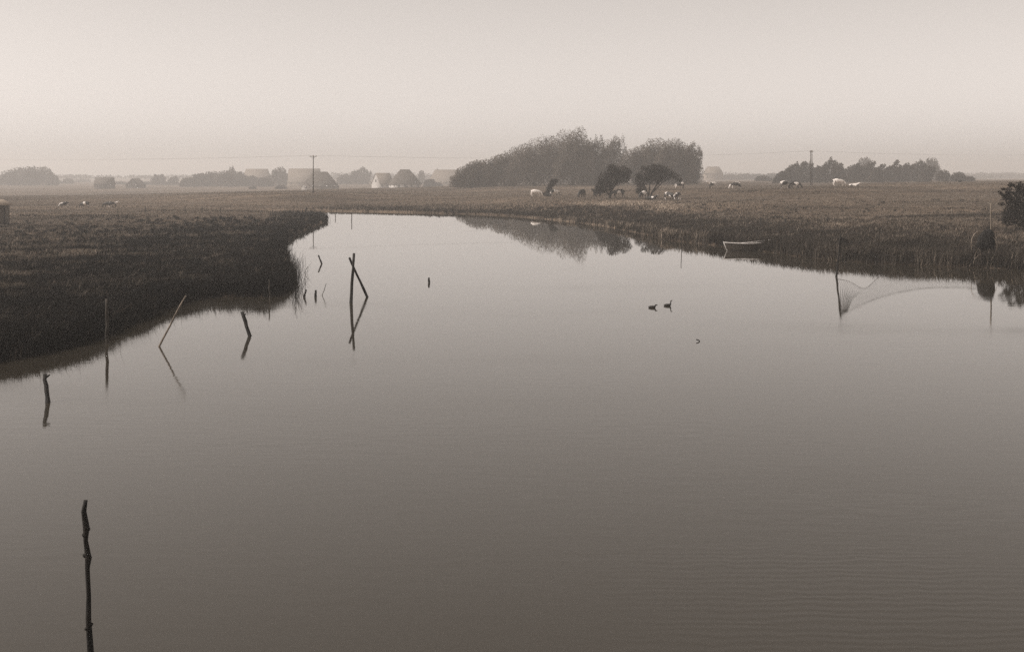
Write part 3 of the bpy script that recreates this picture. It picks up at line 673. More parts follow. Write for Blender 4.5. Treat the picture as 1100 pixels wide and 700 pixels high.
house('farmhouse', 'dark hipped farmhouse roof just right of the wooden utility pole', 344, 570, 10, 16.5, 10, 2.2, 6.2, 5, 'brick', 'thatch', wf(16.5, 5), door=('f', 1))
house('porch', 'small pale gabled annex at the left foot of the dark farmhouse roof', 329, 558, 96, 4.2, 4.0, 2.0, 1.7, 0, 'whitewash', 'thatch', [('l', 0, 1.4, .9, 1.0)], cat='annex', over=.3)
house('long_house', 'long pale roof behind the pole, left of the dark farmhouse', 327, 800, 0, 20, 10, 3, 8.2, 0, 'brick', 'tiles', wf(20, 4))
house('long_barn', 'faint long roof behind the right end of the long low wood', 276, 900, 0, 20, 10, 3, 8.4, 2, 'brick', 'tiles', wf(20, 4), cat='barn')
house('white_house', 'house with a bright white left gable and tiled roof', 411, 640, 42, 8.6, 7.4, 2.8, 5.2, 0, 'whitewash', 'tiles', [('l', 0, 3.9, 1, 1.2)] + wf(8.6, 3))
house('thatched_farmhouse', 'big thatched farmhouse with white walls and a broad hipped roof', 435, 560, 24, 12, 10, 2.8, 6.1, 3.8, 'whitewash', 'thatch', wf(12, 4, 1.5, .9, 1.1) + [('l', 3, 1.7, .9, 1.1), ('l', -3, 1.7, .9, 1.1)], door=('f', -1))
house('long_farmhouse', 'long hazy roof with two chimneys left of the big clump', 480, 830, 0, 24, 10, 3, 7.6, 4, 'brick', 'tiles', wf(24, 5), chim=(-6.5, 7.6))
house('pale_house', 'pale hazy house just right of the big clump', 766, 900, 0, 13, 9, 5.0, 4.6, 2, 'brick', 'tiles', wf(13, 4, 2), zoff=1.2)

# the shed cut by the left edge
b = on_ground(-9, 241, 186); sh = empty('shed', b, R(8)); tag(sh, 'grey weathered board shed at the left edge of the picture', 'shed')
mb = MB(); mb.box((-.2, 0, 1.35), (4.8, 3.0, 3.1))
for i in range(13): mb.box((-2.5 + i * .385, -1.52, 1.35), (.05, .05, 3.08))
mb.build('wall', M['board'], sh)
mb = MB(); mb.box((2.23, -1.55, 1.36), (.16, .12, 3.06)); mb.build('corner_post', M['wood_dark'], sh)
mb = MB(); mb.add([(-2.9, -1.9, 2.86), (2.5, -1.9, 2.86), (2.5, 1.9, 2.86), (-2.9, 1.9, 2.86), (-2.9, 0, 3.75), (1.7, 0, 3.75), (-2.9, -1.9, 3.0), (2.5, -1.9, 3.0), (2.5, 1.9, 3.0), (-2.9, 1.9, 3.0)],
                  [(6, 7, 5, 4), (8, 9, 4, 5), (0, 1, 7, 6), (1, 2, 8, 7), (2, 3, 9, 8), (0, 3, 2, 1)], [(7, 8, 5), (9, 6, 4)])
mb.add([(-2.9, -1.9, 2.86), (-2.9, 1.9, 2.86), (-2.9, 0, 3.75)], [], [(0, 2, 1)]); mb.build('roof', M['cane'], sh)
mb = MB(); mb.box((0.1, -1.56, .95), (1.0, .06, 2.0)); mb.build('door', M['wood'], sh)

# ------------------------------------------------------------------ utility poles and wires
def utility_pole(px, py, Yg, h, twin, label):
    b = on_ground(px, py, Yg) if py else at(px, Yg)
    root = empty('utility_pole', b); tag(root, label, 'utility pole')
    if twin:
        for sx in (-.26, .26):
            mb = MB(); mb.tube([(sx, 0, -.5), (sx, 0, h * .5), (sx * .9, 0, h)], [.17, .15, .12], 9); mb.build('post', M['pole'], root, True)
        for zz in (2.5, h * .6, h - .15): mb = MB(); mb.box((0, -.16, zz), (.75, .08, .14)); mb.build('brace', M['pole'], root)
        mb = MB(); mb.box((0, -.17, h - .5), (1.3, .1, .14)); mb.build('crossarm', M['pole'], root)
        tips = [(-.55, -.17, h - .2), (0, -.17, h - .2), (.55, -.17, h - .2)]
    else:
        mb = MB(); mb.tube([(0, 0, -.5), (0, 0, h * .5), (0.03, 0, h)], [.17, .14, .11], 9); mb.build('post', M['pole'], root, True)
        mb = MB(); mb.box((0, -.15, h - .35), (2.1, .1, .14)); mb.build('crossarm', M['pole'], root)
        for sx in (-.7, .7): mb = MB(); mb.tube([(sx, -.15, h - .38), (0, -.12, h - 1.1)], .03, 5); mb.build('brace', M['pole'], root)
        tips = [(-.95, -.15, h - .05), (0, -.15, h - .05), (.95, -.15, h - .05)]
    for tx, ty, tz in tips:
        mb = MB(); mb.tube([(tx, ty, tz - .3), (tx, ty, tz - .2), (tx, ty, tz - .1), (tx, ty, tz)], [.03, .09, .09, .05], 7); mb.build('insulator', M['ceramic'], root, True)
    return root, [b + Vector(t) for t in tips]
pB, tB = utility_pole(336.5, 208, 365, 11.3, False, 'slim wooden utility pole with a T crossarm beside the dark farmhouse')
pA, tA = utility_pole(871.5, 197, 330, 12.6, True, 'thick twin utility pole rising through the right-hand tree row')
left_ends = [Vector((t.x - 150, t.y + 40, t.z)) for t in tB]; right_ends = [Vector((t.x + 120, t.y + 20, t.z - .3)) for t in tA]
def wires(name, label, A, B, sag):
    mb = MB()
    for a, b in zip(A, B):
        mb.tube([a.lerp(b, i / 24) - Vector((0, 0, sag * 4 * (i / 24) * (1 - i / 24))) for i in range(25)], .006, 4)
    tag(mb.build(name, M['wire'], None), label, 'wires', 'overhead wires')
wires('overhead_wire', 'thin overhead wires sagging between the slim pole and the twin pole', tB, tA, 1.6)
wires('overhead_wire', 'faint overhead wires running left from the slim pole over the far wood', left_ends, tB, 1.0)
wires('overhead_wire', 'thin overhead wires running right from the twin pole', tA, right_ends, 1.2)

# ------------------------------------------------------------------ stakes in the water and on the land
def stake(name, label, base, top, r, mat='wood', cat='stake', group=None, knots=0, wob=0.0, below=.5, n=6, seed=0):
    r_ = random.Random(seed); b = Vector(base); t = Vector(top); d = (b - t).normalized() if below else Vector()
    root_pts = [b + d * below] + [b.lerp(t, i / (n - 1)) + Vector((r_.uniform(-wob, wob), r_.uniform(-wob, wob), 0)) * (1 if 0 < i < n - 1 else .3) for i in range(n)]
    rad = [r] + [r * (1 - .22 * i / (n - 1)) * r_.uniform(.9, 1.12) for i in range(n)]
    mb = MB(); loc = b.copy()
    mb.tube([p - loc for p in root_pts], rad, 8)
    for k in range(knots):
        p = b.lerp(t, r_.uniform(.25, .95)) - loc
        a = r_.uniform(0, 6.28); q = p + Vector((math.cos(a) * r * 2.0, math.sin(a) * r * 2.0, r * 1.2))
        mb.tube([p, p.lerp(q, .6), q], [r * .55, r * .42, r * .2], 6)
    o = mb.build(name, M[mat], None, True); o.location = loc
    return tag(o, label, cat, group)
def wp(px, py):
    x, y = W(px, py); return Vector((x, y, 0))
def above(b, px, py, dy=0.0):
    """point at the distance of b (plus dy) seen at a photo pixel"""
    Y = b.y + dy; return Vector(((px - CX) / F * Y, Y, CAMH - (py - HY) * Y / F))
def water_stake(label, bx, by, tx, ty, r, mat='wood', knots=0, wob=0.02, lean=0.0, seed=0, name='wooden_stake', cat='stake'):
    b = wp(bx, by); return stake(name, label, b, above(b, tx, ty, lean), r, mat, cat, 'stakes standing in the water', knots, wob, .6, 6, seed)

# near crooked branch stake, foot below the frame
b = wp(98, 712); 
tops = [(97.3, 700), (94.9, 664), (95.3, 640), (93.8, 610), (94.9, 599), (92.0, 580), (92.6, 566), (90.0, 549), (92.0, 537)]
pts = [b - Vector((0, 0, .7)), b] + [above(b, *p) for p in tops]; loc = b.copy()
mb = MB(); rad = [.052, .052, .055, .046, .038, .038, .055, .037, .056, .042, .034]
mb.tube([p - loc for p in pts], rad, 10)
for (px, py), dx, dz in (((95.2, 672), .10, .05), ((94.6, 674), -.07, -.02), ((94.4, 600), .085, .04), ((92.5, 570), .09, .05), ((93, 597), -.075, .03), ((91.6, 575), -.06, .03)):
    p = above(b, px, py) - loc; q = p + Vector((dx * .75, -.02, dz)); mb.tube([p, p.lerp(q, .6), q], [.04, .033, .014], 7)
o = mb.build('crooked_branch', M['wood_dark'], None, True); o.location = loc
tag(o, 'crooked dark branch with knots standing in the near water at bottom left', 'stake', 'stakes standing in the water')

water_stake('short leaning stake in the water below the near left bank', 51.5, 432, 48, 402, .085, 'wood_dark', 1, .02, 0.5, 1)
water_stake('upright grey stake in front of the sedge of the near left bank', 115, 369, 114.6, 321, .075, 'wood', 0, .03, 0, 2)
water_stake('thin pale pole leaning far to the right out from the left bank', 171, 372, 199.5, 317.5, .045, 'wood_pale', 0, .03, .3, 3)
water_stake('thick dark stake tilted left, at the foot of the left point', 268.5, 361, 260, 335, .10, 'wood_dark', 1, .015, .4, 4)
water_stake('thin upright stake just off the shaded end of the left point', 290, 322, 289, 300, .05, 'wood', 0, .02, 0, 5)
water_stake('taller upright stake of the crossed pair in open water', 377, 325, 380.3, 272, .10, 'wood_dark', 0, .02, .6, 6)
water_stake('slanting stake leaning against the taller one of the crossed pair', 394.5, 319, 375.5, 277, .085, 'wood_dark', 0, .02, -2.2, 7)
water_stake('stub leaning right, off the reedy tip of the left point', 326.5, 319, 329, 311, .07, 'wood_dark', 0, .01, 0, 8, 'stake_stub')
water_stake('short upright stub beside the leaning stub off the left point', 339, 318.5, 339.2, 311.5, .085, 'wood_dark', 0, .01, 0, 9, 'stake_stub')
water_stake('thin faint twig leaning right, standing right of the two stubs', 346, 317, 350.5, 304.5, .022, 'wood', 0, .03, 0, 10, 'thin_twig', 'twig')
water_stake('bent dark stick tilted left beyond the tip of the left point', 345.6, 283.3, 342, 274, .08, 'wood_dark', 0, .01, 0, 11)
water_stake('wispy twig between the left point and the bent dark stick', 327.5, 293, 330.5, 286, .025, 'wood', 0, .05, 0, 12, 'thin_twig', 'twig')
water_stake('small lone stake in the middle of the open water', 461, 303.5, 460.6, 298, .085, 'wood_dark', 0, .01, 0, 13)
water_stake('thin far pole beside the outer tip of the left point', 360.3, 234, 360.2, 228.5, .07, 'wood', 0, .02, 0, 14, 'far_pole')
water_stake('taller thin far pole near the far bank, right of the left point', 377.7, 237, 377.8, 227.5, .08, 'wood', 0, .02, 0, 15, 'far_pole')
water_stake('very thin pole in the water left of the boat', 732.3, 268.5, 731.6, 249, .04, 'wood', 0, .02, 0, 16, 'thin_pole')
water_stake('tiny dark twig afloat on open water right of the ducks', 751, 366.5, 748.5, 364, .03, 'wood_dark', 0, .05, 0, 17, 'floating_twig', 'twig')

# fence posts on the left meadow
fp = [(126, 233, 9, .05), (130, 227.5, 5, .05), (149, 228, 5, .05), (156, 229, 7.5, .09), (173.5, 228.5, 6, .07), (176, 228.7, 6, .07), (199, 228.5, 6, .09), (217, 228.5, 6.5, .10), (236.5, 229, 6.5, .10), (82, 225, 5, .05)]
fl = ['thin upright rod standing nearest in the left meadow, below the others', 'thin short post just right of the left-hand cows', 'thin short post left of the stoutest post on the left meadow', 'tall stout post in the middle of the left meadow',
      'left one of two close posts on the left meadow', 'right one of two close posts on the left meadow', 'leaning post right of the two close posts', 'dark post second from the right in the left meadow', 'dark post at the right end of the left meadow row', 'thin rod between the two leftmost cows']
for i, ((px, py, hp, r), l) in enumerate(zip(fp, fl)):
    b = on_ground(px, py, 245); t = b + Vector((random.uniform(-.12, .12), 0, hp * b.y / F))
    stake('fence_post', l, b, t, r, 'wood', 'fence post', 'fence posts on the left meadow', 0, .01, .3, 4, 30 + i)
# posts on the right pasture
rp = [(817.5, 240, 6.5, .12, 'wood_dark', 'dark post in the grass behind the boat, leftmost of three'), (844, 241, 6.5, .14, 'wood_dark', 'dark tufted post in the grass right of the boat, middle of three'), (867.5, 239.5, 4, .11, 'wood_dark', 'stubby dark post, smallest of three right of the boat'),
      (888.5, 239.5, 6, .12, 'wood_dark', 'dark post beside the pale tuft of dry grass'), (1022.5, 231, 7, .10, 'wood_pale', 'short pale post at the ditch in the right pasture'), (1079.5, 240.5, 9, .17, 'wood_dark', 'thick dark post in front of the right-edge bush'),
      (1064.3, 236, 9, .06, 'wood_pale', 'thin pale post behind the hanging fyke net')]
for i, (px, py, hp, r, m, l) in enumerate(rp):
    b = on_ground(px, py, 155)
    if l.startswith('thin pale'): continue
    stake('pasture_post', l, b, b + Vector((random.uniform(-.1, .1), 0, hp * b.y / F)), r, m, 'post', 'posts on the right pasture', 0, .015, .3, 4, 50 + i)

# ------------------------------------------------------------------ fishing gear at the right bank
nb = wp(898.5, 297); ntop = above(nb, 903.3, 251.5, .3)
stake('net_pole', 'leaning pole in the water holding the left end of the drying net', nb, ntop, .085, 'wood_dark', 'net pole', None, 1, .03, .7, 7, 21)
hb = wp(1064.5, 284.5); htop = above(hb, 1064.3, 218)
stake('fyke_pole', 'tall pale pole at the right from which the dark fyke net hangs', hb, htop, .075, 'wood_pale', 'net pole', None, 0, .02, .7, 8, 22)
# the net: threads between head rope and foot rope
nA = nb.lerp(ntop, .93); nB = above(hb, 1062, 257)
def head(t):
    p = nA.lerp(nB, t); zz = p.z - 1.35 * 4 * t * (1 - t) * (1 - .35 * t); return Vector((p.x, p.y, zz))
def foot(t):
    p = nb.lerp(hb, t); zz = .18 + 0.95 * math.exp(-((t - .16) / .07) ** 2) + .12 * math.sin(t * 21); return Vector((p.x + .15 * math.sin(t * 9), p.y + .1 * math.sin(t * 13), min(zz, head(t).z - .2)))
net = empty('fishing_net', nb); tag(net, 'thin fishing net hung to dry between the leaning pole and the fyke', 'net')
off = Vector(nb)
mb = MB(); mb.tube([head(i / 60) - off for i in range(61)], .022, 5); mb.build('head_rope', M['rope'], net)
mb = MB(); mb.tube([foot(i / 60) - off for i in range(61)], .016, 5); mb.build('foot_rope', M['rope'], net)
mb = MB(); NU, NV = 96, 15
pt = lambda u, v: foot(min(max(u, 0), 1)).lerp(head(min(max(u, 0), 1)), v) - off
for i in range(NU + 1):
    for s_ in (-1, 1):
        P = [pt((i + s_ * j * .5) / NU, j / NV) + Vector((0, .05 * math.sin(i * .7 + j), 0)) for j in range(NV + 1)]
        mb.tube(P, .0042, 3)
mb.build('netting', M['net'], net)
mb = MB()                                                    # gathered strands at the pole
for i in range(9):
    u = .004 + i * .0035
    mb.tube([head(u * 1.2) - off, foot(u * 3).lerp(head(u * 2), .55) - off, foot(u * 4.5).lerp(head(u * 3), .22) - off], [.028, .02, .006], 5)
mb.build('gathered_edge', M['net'], net)

# the fyke: a dark net bag with hoops hung on the tall pole
fk = empty('fyke_net', Vector(hb)); tag(fk, 'dark hooped fyke net bundled and hung from the tall pale pole', 'fyke net')
s = hb.y / F
def fpos(px, py, dy=0): return above(hb, px, py, dy) - hb
rings = [(1061.5, 246, 1.2, 1), (1061, 247, 3.6, 2.5), (1060, 249.2, 5.8, 4), (1059, 252.5, 7.4, 5), (1058.3, 257, 8.6, 5.5), (1057.6, 261.5, 9.2, 6), (1056.5, 265.5, 9.0, 5.5), (1058.5, 268.5, 6.4, 4.5), (1061, 272, 4.6, 3.5), (1062.5, 276, 2.6, 2.2), (1063, 281, 2.2, 1.8), (1063.3, 286, 1.8, 1.6)]
V = []; n = 22; rr = random.Random(5)
for i, (px, py, rx, ry) in enumerate(rings):
    c = fpos(px, py)
    for j in range(n):
        a = 2 * math.pi * j / n; f = 1 + .10 * math.sin(a * 5 + i * .5) + rr.uniform(-.05, .05)
        tilt = -.25 * math.cos(a) * rx * s * (1 if 2 < i < 8 else .3)
        V.append((c.x + math.cos(a) * rx * s * f, c.y - .25 + math.sin(a) * ry * s * f, c.z + tilt * .6))
q = [(i * n + j, i * n + (j + 1) % n, (i + 1) * n + (j + 1) % n, (i + 1) * n + j) for i in range(len(rings) - 1) for j in range(n)]
mb = MB(); mb.add(V, q); mb.add([V[j] for j in range(n)] + [tuple(fpos(1062, 246))], [], [(j, (j + 1) % n, n) for j in range(n)])
for k in range(34):                                          # folds and hanging mesh
    a = rr.uniform(0, 6.28); i0 = rr.randint(1, 5); c0 = V[i0 * n + int(a / 6.28 * n) % n]
    mb.tube([c0, (c0[0] + rr.uniform(-.1, .1), c0[1] - .05, c0[2] - .5), (c0[0] + rr.uniform(-.15, .15), c0[1] - .05, c0[2] - rr.uniform(.7, 1.3))], [.03, .035, .01], 5)
mb.build('net_bag', M['net'], fk, True)
def hoop(px, py, rx, rz, yaw, r, mat):
    c = fpos(px, py, -.3); mb = MB()
    mb.tube([c + Vector((math.cos(a) * rx * s * math.cos(yaw), math.cos(a) * rx * s * math.sin(yaw), math.sin(a) * rz * s)) for a in [2 * math.pi * i / 40 for i in range(40)]], r, 6, True)
    mb.build('hoop', mat, fk, True)
hoop(1052, 262, 12.5, 13.5, .5, .022, M['cane']); hoop(1058, 259, 9.2, 12, .9, .022, M['net']); hoop(1061, 264, 9.5, 11, -.5, .02, M['cane'])
mb = MB(); mb.tube([fpos(1046.5, 266, -.2), fpos(1046.3, 276, -.2), fpos(1046.3, 289, -.2)], .04, 6); mb.build('prop_stick', M['wood_dark'], fk, True)
mb = MB()
for i in range(16):
    a = .5 + i * .17; p = fpos(1052 + 12.5 * math.cos(a + 1.2), 262 - 13.5 * math.sin(a + 1.2), -.3); q_ = fpos(1058 + rr.uniform(-5, 5), 258 + rr.uniform(-6, 6), -.3)
    mb.tube([p, p.lerp(q_, .5) - Vector((0, 0, .06)), q_], .006, 4)
mb.build('loose_mesh', M['net'], fk)

# ------------------------------------------------------------------ boat
bw = wp(800, 269.2); s = bw.y / F
boat = empty('rowing_boat', bw, R(3)); tag(boat, 'open wooden rowing boat with a pale gunwale moored at the right bank', 'boat')
def station(t):                                             # t 0 bow (left) .. 1 stern
    Lx = (-22.5 + 44.0 * t) * s
    half = .78 * (1 - (1 - t) ** 2.6) * (1 - .14 * t ** 3) + .03
    sheer = (8.9 - 1.2 * t + 1.6 * t * t - 1.0 * (1 - (2 * t - 1) ** 2) * .8) * s * .98
    return Lx, half, sheer
NS, secs = 15, []
for i in range(NS):
    t = i / (NS - 1); Lx, half, sh_ = station(t); rake = (1 - t) ** 6 * .0
    prof = []
    for u, zf in ((0, -.22), (.45, -.20), (.78, -.04), (.92, .35), (1, 1)):
        zz = -.0 + (zf * sh_ if zf > 0 else zf)
        x_ = Lx + (0.36 * (1 - max(zf, 0)) * (1 - t) ** 4)
        prof.append((x_, half * u, zz))
    secs.append(prof)
def boat_shell(inset, up=0):
    V = []
    for pr in secs:
        row = [(p[0], -(max(p[1] - inset, 0)), p[2] + up) for p in reversed(pr)] + [(p[0], max(p[1] - inset, 0), p[2] + up) for p in pr[1:]]
        V += row
    return V
w_ = 9
mb = MB(); V = boat_shell(0); mb.add(V, [(i * w_ + j, (i + 1) * w_ + j, (i + 1) * w_ + j + 1, i * w_ + j + 1) for i in range(NS - 1) for j in range(w_ - 1)])
V2 = boat_shell(.035, .03); mb.add(V2, [(i * w_ + j, i * w_ + j + 1, (i + 1) * w_ + j + 1, (i + 1) * w_ + j) for i in range(NS - 1) for j in range(w_ - 1)])
mb.build('hull', M['hull'], boat, True)
for sg in (-1, 1):
    mb = MB(); mb.tube([(pr[-1][0], sg * (pr[-1][1] + .01), pr[-1][2] + .02) for pr in secs], .05, 6); mb.build('gunwale', M['rail'], boat, True)
mb = MB(); pr = secs[-1]; V = [(p[0], -p[1], p[2]) for p in reversed(pr)] + [(p[0], p[1], p[2]) for p in pr[1:]]
mb.add(V + [(a + .05, b_, c) for a, b_, c in V], [(j, j + 1, 9 + j + 1, 9 + j) for j in range(8)] + [(0, 9, 17, 8), ], [(4, j, j + 1) for j in range(8)] + [(13, 9 + j + 1, 9 + j) for j in range(8)]); mb.build('transom', M['wood_dark'], boat)  # the shade on the transom is put into its darker wood colour
mb = MB(); pr = secs[0]; mb.tube([(pr[0][0] + .06, 0, pr[0][2]), (pr[2][0] - .02, 0, .05), (pr[3][0] - .04, 0, pr[3][2]), (pr[4][0] - .06, 0, pr[4][2] + .1)], [.05, .06, .06, .05], 6); mb.build('stem_post', M['rail'], boat, True)
for t in (.3, .55, .82):
    Lx, half, sh_ = station(t); mb = MB(); mb.box((Lx, 0, sh_ * .72), (.28, half * 1.78, .04)); mb.build('thwart', M['wood'], boat)
for t in (.0,):
    mb = MB(); mb.tube([(secs[0][4][0], 0, .7), (secs[0][4][0] - .35, -.1, .25), (secs[0][4][0] - .45, -.1, -.1)], .015, 5); mb.build('mooring_line', M['rope'], boat)
oar = MB(); p0 = bw + Vector((-0.4, -.45, .82)); p1 = above(bw, 829, 257.6, -.3)
oar.tube([p0 - bw, (p0.lerp(p1, .5)) - bw, (p0.lerp(p1, .82)) - bw, p0.lerp(p1, .9) - bw, p1 - bw], [.035, .033, .03, .06, .05], 7)
o = oar.build('oar', M['rail'], None, True); o.location = bw; tag(o, 'pale oar lying along the boat and sticking out over its stern', 'oar')

# ------------------------------------------------------------------ animals (each one continuous body)
def skin_mesh(name, verts, edges, radii, root=0, sub=1):
    me = bpy.data.meshes.new(name); me.from_pydata(verts, edges, [])
    ob = bpy.data.objects.new(name, me); col.objects.link(ob)
    ob.modifiers.new('skin', 'SKIN').use_smooth_shade = True
    for i, r_ in enumerate(radii):
        me.skin_vertices[0].data[i].radius = r_ if hasattr(r_, '__len__') else (r_, r_)
        me.skin_vertices[0].data[i].use_root = (i == root)
    sm = ob.modifiers.new('sub', 'SUBSURF'); sm.levels = sub; sm.render_levels = sub
    dg = bpy.context.evaluated_depsgraph_get()
    out = bpy.data.meshes.new_from_object(ob.evaluated_get(dg))
    bpy.data.objects.remove(ob); bpy.data.meshes.remove(me)
    out.name = name
    return out
def cow_mesh(pose, seed=0):
    """facing -x; 1.4 m at the withers, length about 2.3 m"""
    r = random.Random(seed); v, e, rad = [], [], []
    def add(p, rr, prev=None):
        v.append(p); rad.append(rr)
        if prev is not None: e.append((prev, len(v) - 1))
        return len(v) - 1
    dz = -.78 if pose == 'lie' else 0
    pel = add((.70, 0, 1.08 + dz), (.27, .30)); loin = add((.35, 0, 1.02 + dz), (.33, .36), pel); belly = add((-.05, 0, .98 + dz), (.36, .38), loin)
    sho = add((-.45, 0, 1.02 + dz), (.29, .37), belly)
    if pose == 'graze':
        n1 = add((-.80, 0, .92), (.17, .23), sho); n2 = add((-1.08, 0, .62), (.13, .16), n1); hd = add((-1.20, 0, .36), (.115, .14), n2); mz = add((-1.28, 0, .10), (.085, .085), hd)
        ears = ((-1.10, .22, .50), (-1.10, -.22, .50))
    else:
        n1 = add((-.78, 0, 1.18 + dz), (.16, .23), sho); n2 = add((-1.02, 0, 1.40 + dz), (.12, .15), n1); hd = add((-1.20, 0, 1.44 + dz), (.115, .14), n2); mz = add((-1.48, 0, 1.28 + dz), (.085, .085), hd)
        ears = ((-1.10, .24, 1.50 + dz), (-1.10, -.24, 1.50 + dz))
    for ep in ears: add(ep, .035, n2)
    tl = add((1.00, 0, 1.16 + dz), .05, pel); add((1.06, 0.02, .75 + dz * .6), .035, tl); add((1.05, 0.03, .42 + dz * .3), .05, len(v) - 1)
    if pose == 'lie':
        for sy in (-1, 1):
            k = add((-.55, sy * .30, .20), .11, sho); add((-.95, sy * .30, .10), .07, k)
            k = add((.55, sy * .40, .22), .15, pel); add((.15, sy * .50, .10), .08, k)
    else:
        st = r.uniform(-.12, .12)
        for sy in (-1, 1):
            a = add((-.50 + sy * st * .2, sy * .17, .66), (.12, .13), sho); b_ = add((-.52 + sy * st, sy * .17, .38), .068, a); add((-.50 + sy * st * 1.4, sy * .17, .04), .06, b_)
            a = add((.74, sy * .18, .72), (.15, .16), pel); b_ = add((.86 - sy * st, sy * .18, .44), .075, a); add((.80 - sy * st * 1.5, sy * .18, .04), .062, b_)
        add((.35, 0, .62), (.13, .10), loin)
    return skin_mesh('cow', v, e, rad)
COW = {(p, k): cow_mesh(p, k) for p, k in (('graze', 1), ('graze', 2), ('stand', 3), ('lie', 4))}
def cow(label, px, py, Yg, pose, mat, yaw, scale=1.0, var=1):
    key = {'graze': ('graze', var), 'stand': ('stand', 3), 'lie': ('lie', 4)}[pose]
    me = COW[key].copy(); me.materials.clear(); me.materials.append(M[mat])
    o = bpy.data.objects.new('cow', me); col.objects.link(o)
    b = on_ground(px, py, Yg); o.location = b + Vector((0, 0, .2)); o.rotation_euler = (0, 0, R(yaw)); o.scale = (scale * (1.3 if px > 500 else 1.02),) * 3; o.color = ((px * 0.37) % 1, 0, 0, 1)
    return tag(o, label, 'cow', 'cows grazing in the meadows')
# yaw 0: head to the left; 180: head to the right
cow('small pied cow at far left, leftmost of the four on the left meadow', 69, 224, 290, 'graze', 'cow_pied', 20, .95, 1)
cow('dark pied cow second from left on the left meadow', 91, 224, 290, 'graze', 'cow_black', -10, 1, 2)
cow('pied cow third from left on the left meadow, overlapped by its neighbour', 116, 224, 292, 'graze', 'cow_black', 5, 1, 1)
cow('whiter pied cow at the right of the left-meadow group', 121.5, 224.3, 284, 'stand', 'cow_white', 200, .95)
cow('all-white cow grazing left of the small bent tree', 576, 212, 348, 'graze', 'cow_plain', 180, 1.0, 1)
cow('dark cow lying low below the small bent tree', 588, 211.5, 345, 'lie', 'cow_black', 20, 1.0)
cow('pied cow with a pale head just right of the small bent tree', 596, 211, 352, 'graze', 'cow_pied', 195, .9, 2)
cow('big dark cow with a white face turned to the water, left of the round-crowned tree', 625, 213.5, 295, 'graze', 'cow_black', 62, 1.18, 1)
cow('dark cow half hidden behind the left side of the round-crowned tree', 641, 212.5, 300, 'stand', 'cow_black', 40, 1.0)
cow('dark cow grazing under the right side of the round-crowned tree', 664, 213.5, 284, 'graze', 'cow_black', 5, 1.15, 2)
cow('pied cow at the foot of the fan-shaped tree, left of its trunk', 691, 214.5, 278, 'graze', 'cow_pied', 50, 1.05, 1)
cow('dark cow lying right against the trunk of the fan-shaped tree', 699, 215, 276, 'lie', 'cow_black', 160, 1.0)
cow('pied cow with a white rump, left one of the pair right of the fan-shaped tree', 719, 216, 278, 'graze', 'cow_pied', 130, 1.05, 2)
cow('pied cow with white hind legs, right one of the pair right of the fan-shaped tree', 728, 216.3, 275, 'graze', 'cow_pied', 60, 1.05, 1)
cow('pied cow standing farther up the slope behind the pair', 731, 204, 362, 'stand', 'cow_pied', 185, 1.15)
cow('white-bellied pied cow on the crest right of the big clump', 765, 203, 338, 'stand', 'cow_white', 10, 1.0)
cow('pied cow grazing with its dark head down, left of the pair of cows', 790, 203.8, 328, 'graze', 'cow_pied', 5, 1.05, 2)
cow('pied cow with a white rump, left one of the overlapping pair by the twin pole', 844, 203.3, 302, 'graze', 'cow_pied', 190, 1.05, 1)
cow('almost black cow, right one of the overlapping pair by the twin pole', 853.5, 203.8, 298, 'graze', 'cow_black', 165, 1.08, 2)
cow('white-backed cow grazing with a black head, right of the twin pole', 901, 201, 328, 'graze', 'cow_white', 178, 1.15, 1)
cow('white cow lying on the grass right of the white-backed cow', 917, 201, 330, 'lie', 'cow_white', 170, 1.05)
cow('dark animal lying on the skyline near the right end of the tree row', 1030, 196, 412, 'lie', 'cow_black', 20, 1.0)

def bird(label, px, py, yaw, upright):
    v = [(.24, 0, .10), (.16, 0, .07), (0, 0, .06), (-.14, 0, .08)]; rad = [.02, (.085, .075), (.125, .105), (.10, .09)]; e = [(0, 1), (1, 2), (2, 3)]
    if upright: ext = [((-.20, 0, .20), .035), ((-.20, 0, .29), .03), ((-.21, 0, .36), .045), ((-.31, 0, .355), .016)]
    else: ext = [((-.19, 0, .15), .045), ((-.21, 0, .21), .055), ((-.27, 0, .205), .035), ((-.33, 0, .19), .022)]
    for p, r_ in ext: v.append(p); rad.append(r_); e.append((len(v) - 2, len(v) - 1))
    me = skin_mesh('duck', v, e, rad, 2); me.materials.append(M['feather'])
    o = bpy.data.objects.new('duck', me); col.objects.link(o); o.location = wp(px, py) - Vector((0, 0, .03)); o.rotation_euler = (0, 0, R(yaw)); o.scale = (1.0,) * 3
    return tag(o, label, 'duck', 'water birds on the open water')
bird('dark duck with its head low, left of the two birds on the water', 700.5, 330.5, 172, False)
bird('dark long-necked water bird, right of the two on the water', 717, 328.5, 178, True)

# ------------------------------------------------------------------ haze, sky, sun, camera
HAZE = 0.00056
hz = MB(); hz.box((0, 0, 22.5), (9400, 9400, 52))
m = bpy.data.materials.new('haze_air'); m.use_nodes = True; nt = m.node_tree
nt.nodes.remove(nt.nodes['Principled BSDF'])
pv = nt.nodes.new('ShaderNodeVolumePrincipled'); pv.inputs['Density'].default_value = HAZE; pv.inputs['Color'].default_value = (0.985, 0.952, 0.92, 1); pv.inputs['Anisotropy'].default_value = 0.25
nt.links.new(pv.outputs[0], nt.nodes['Material Output'].inputs['Volume'])
setting(hz.build('haze', m), 'stuff')

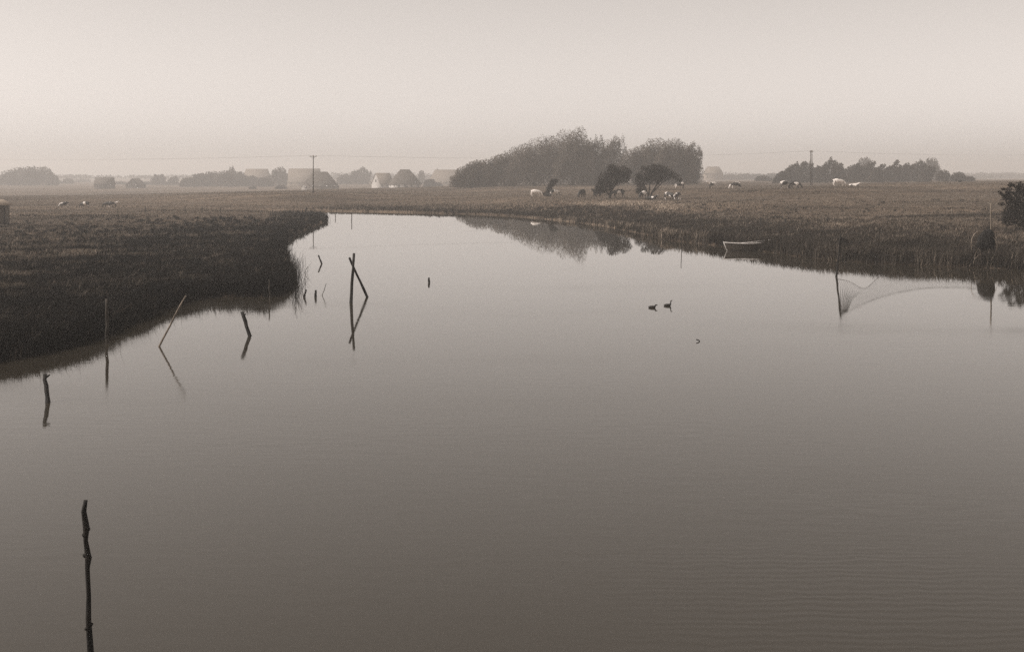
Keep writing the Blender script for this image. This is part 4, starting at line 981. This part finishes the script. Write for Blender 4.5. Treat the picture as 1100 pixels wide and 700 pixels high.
SUN_EL, SUN_AZ = R(45), R(264)                                # azimuth clockwise from +Y (the view direction): behind and to the left
wd = bpy.data.worlds.new('World'); sc.world = wd; wd.use_nodes = True
nt = wd.node_tree; bg = nt.nodes['Background']
sky = nt.nodes.new('ShaderNodeTexSky'); sky.sky_type = 'NISHITA'; sky.sun_disc = False
sky.sun_elevation = SUN_EL; sky.sun_rotation = SUN_AZ; sky.air_density = 1.0; sky.dust_density = 1.0; sky.ozone_density = 1.0
bw_ = nt.nodes.new('ShaderNodeRGBToBW'); tn_ = nt.nodes.new('ShaderNodeMix'); tn_.data_type = 'RGBA'; tn_.blend_type = 'MULTIPLY'; tn_.inputs[0].default_value = 1
tn_.inputs[7].default_value = (1.0, 0.92, 0.862, 1)
nt.links.new(sky.outputs[0], bw_.inputs[0]); nt.links.new(bw_.outputs[0], tn_.inputs[6]); nt.links.new(tn_.outputs[2], bg.inputs['Color'])
bg.inputs['Strength'].default_value = 0.092

sl = bpy.data.lights.new('sun', 'SUN'); sl.energy = 2.4; sl.angle = R(8); sl.color = (1, .95, .91)
so = bpy.data.objects.new('sun', sl); col.objects.link(so)
to_sun = Vector((math.sin(SUN_AZ) * math.cos(SUN_EL), math.cos(SUN_AZ) * math.cos(SUN_EL), math.sin(SUN_EL)))
so.rotation_euler = to_sun.to_track_quat('Z', 'Y').to_euler(); so.location = (-60, -40, 45)

cam = bpy.data.cameras.new('camera'); co = bpy.data.objects.new('camera', cam); col.objects.link(co)
co.location = (0, 0, CAMH); co.rotation_euler = (R(90), 0, 0)
cam.sensor_width = 36; cam.lens = 36 * F / 1100; cam.shift_y = -(350 - HY) / 1100; cam.clip_end = 12000; cam.clip_start = .1
sc.camera = co
sc.cycles.use_denoising = False                              # the photograph is grainy film; smoothing would wash out the grass
sc.view_settings.view_transform = 'Standard'; sc.view_settings.look = 'None'; sc.view_settings.exposure = 0.88; sc.view_settings.gamma = 1.0
sc.cycles.volume_bounces = 1; sc.cycles.max_bounces = 6; sc.cycles.diffuse_bounces = 2; sc.cycles.glossy_bounces = 3
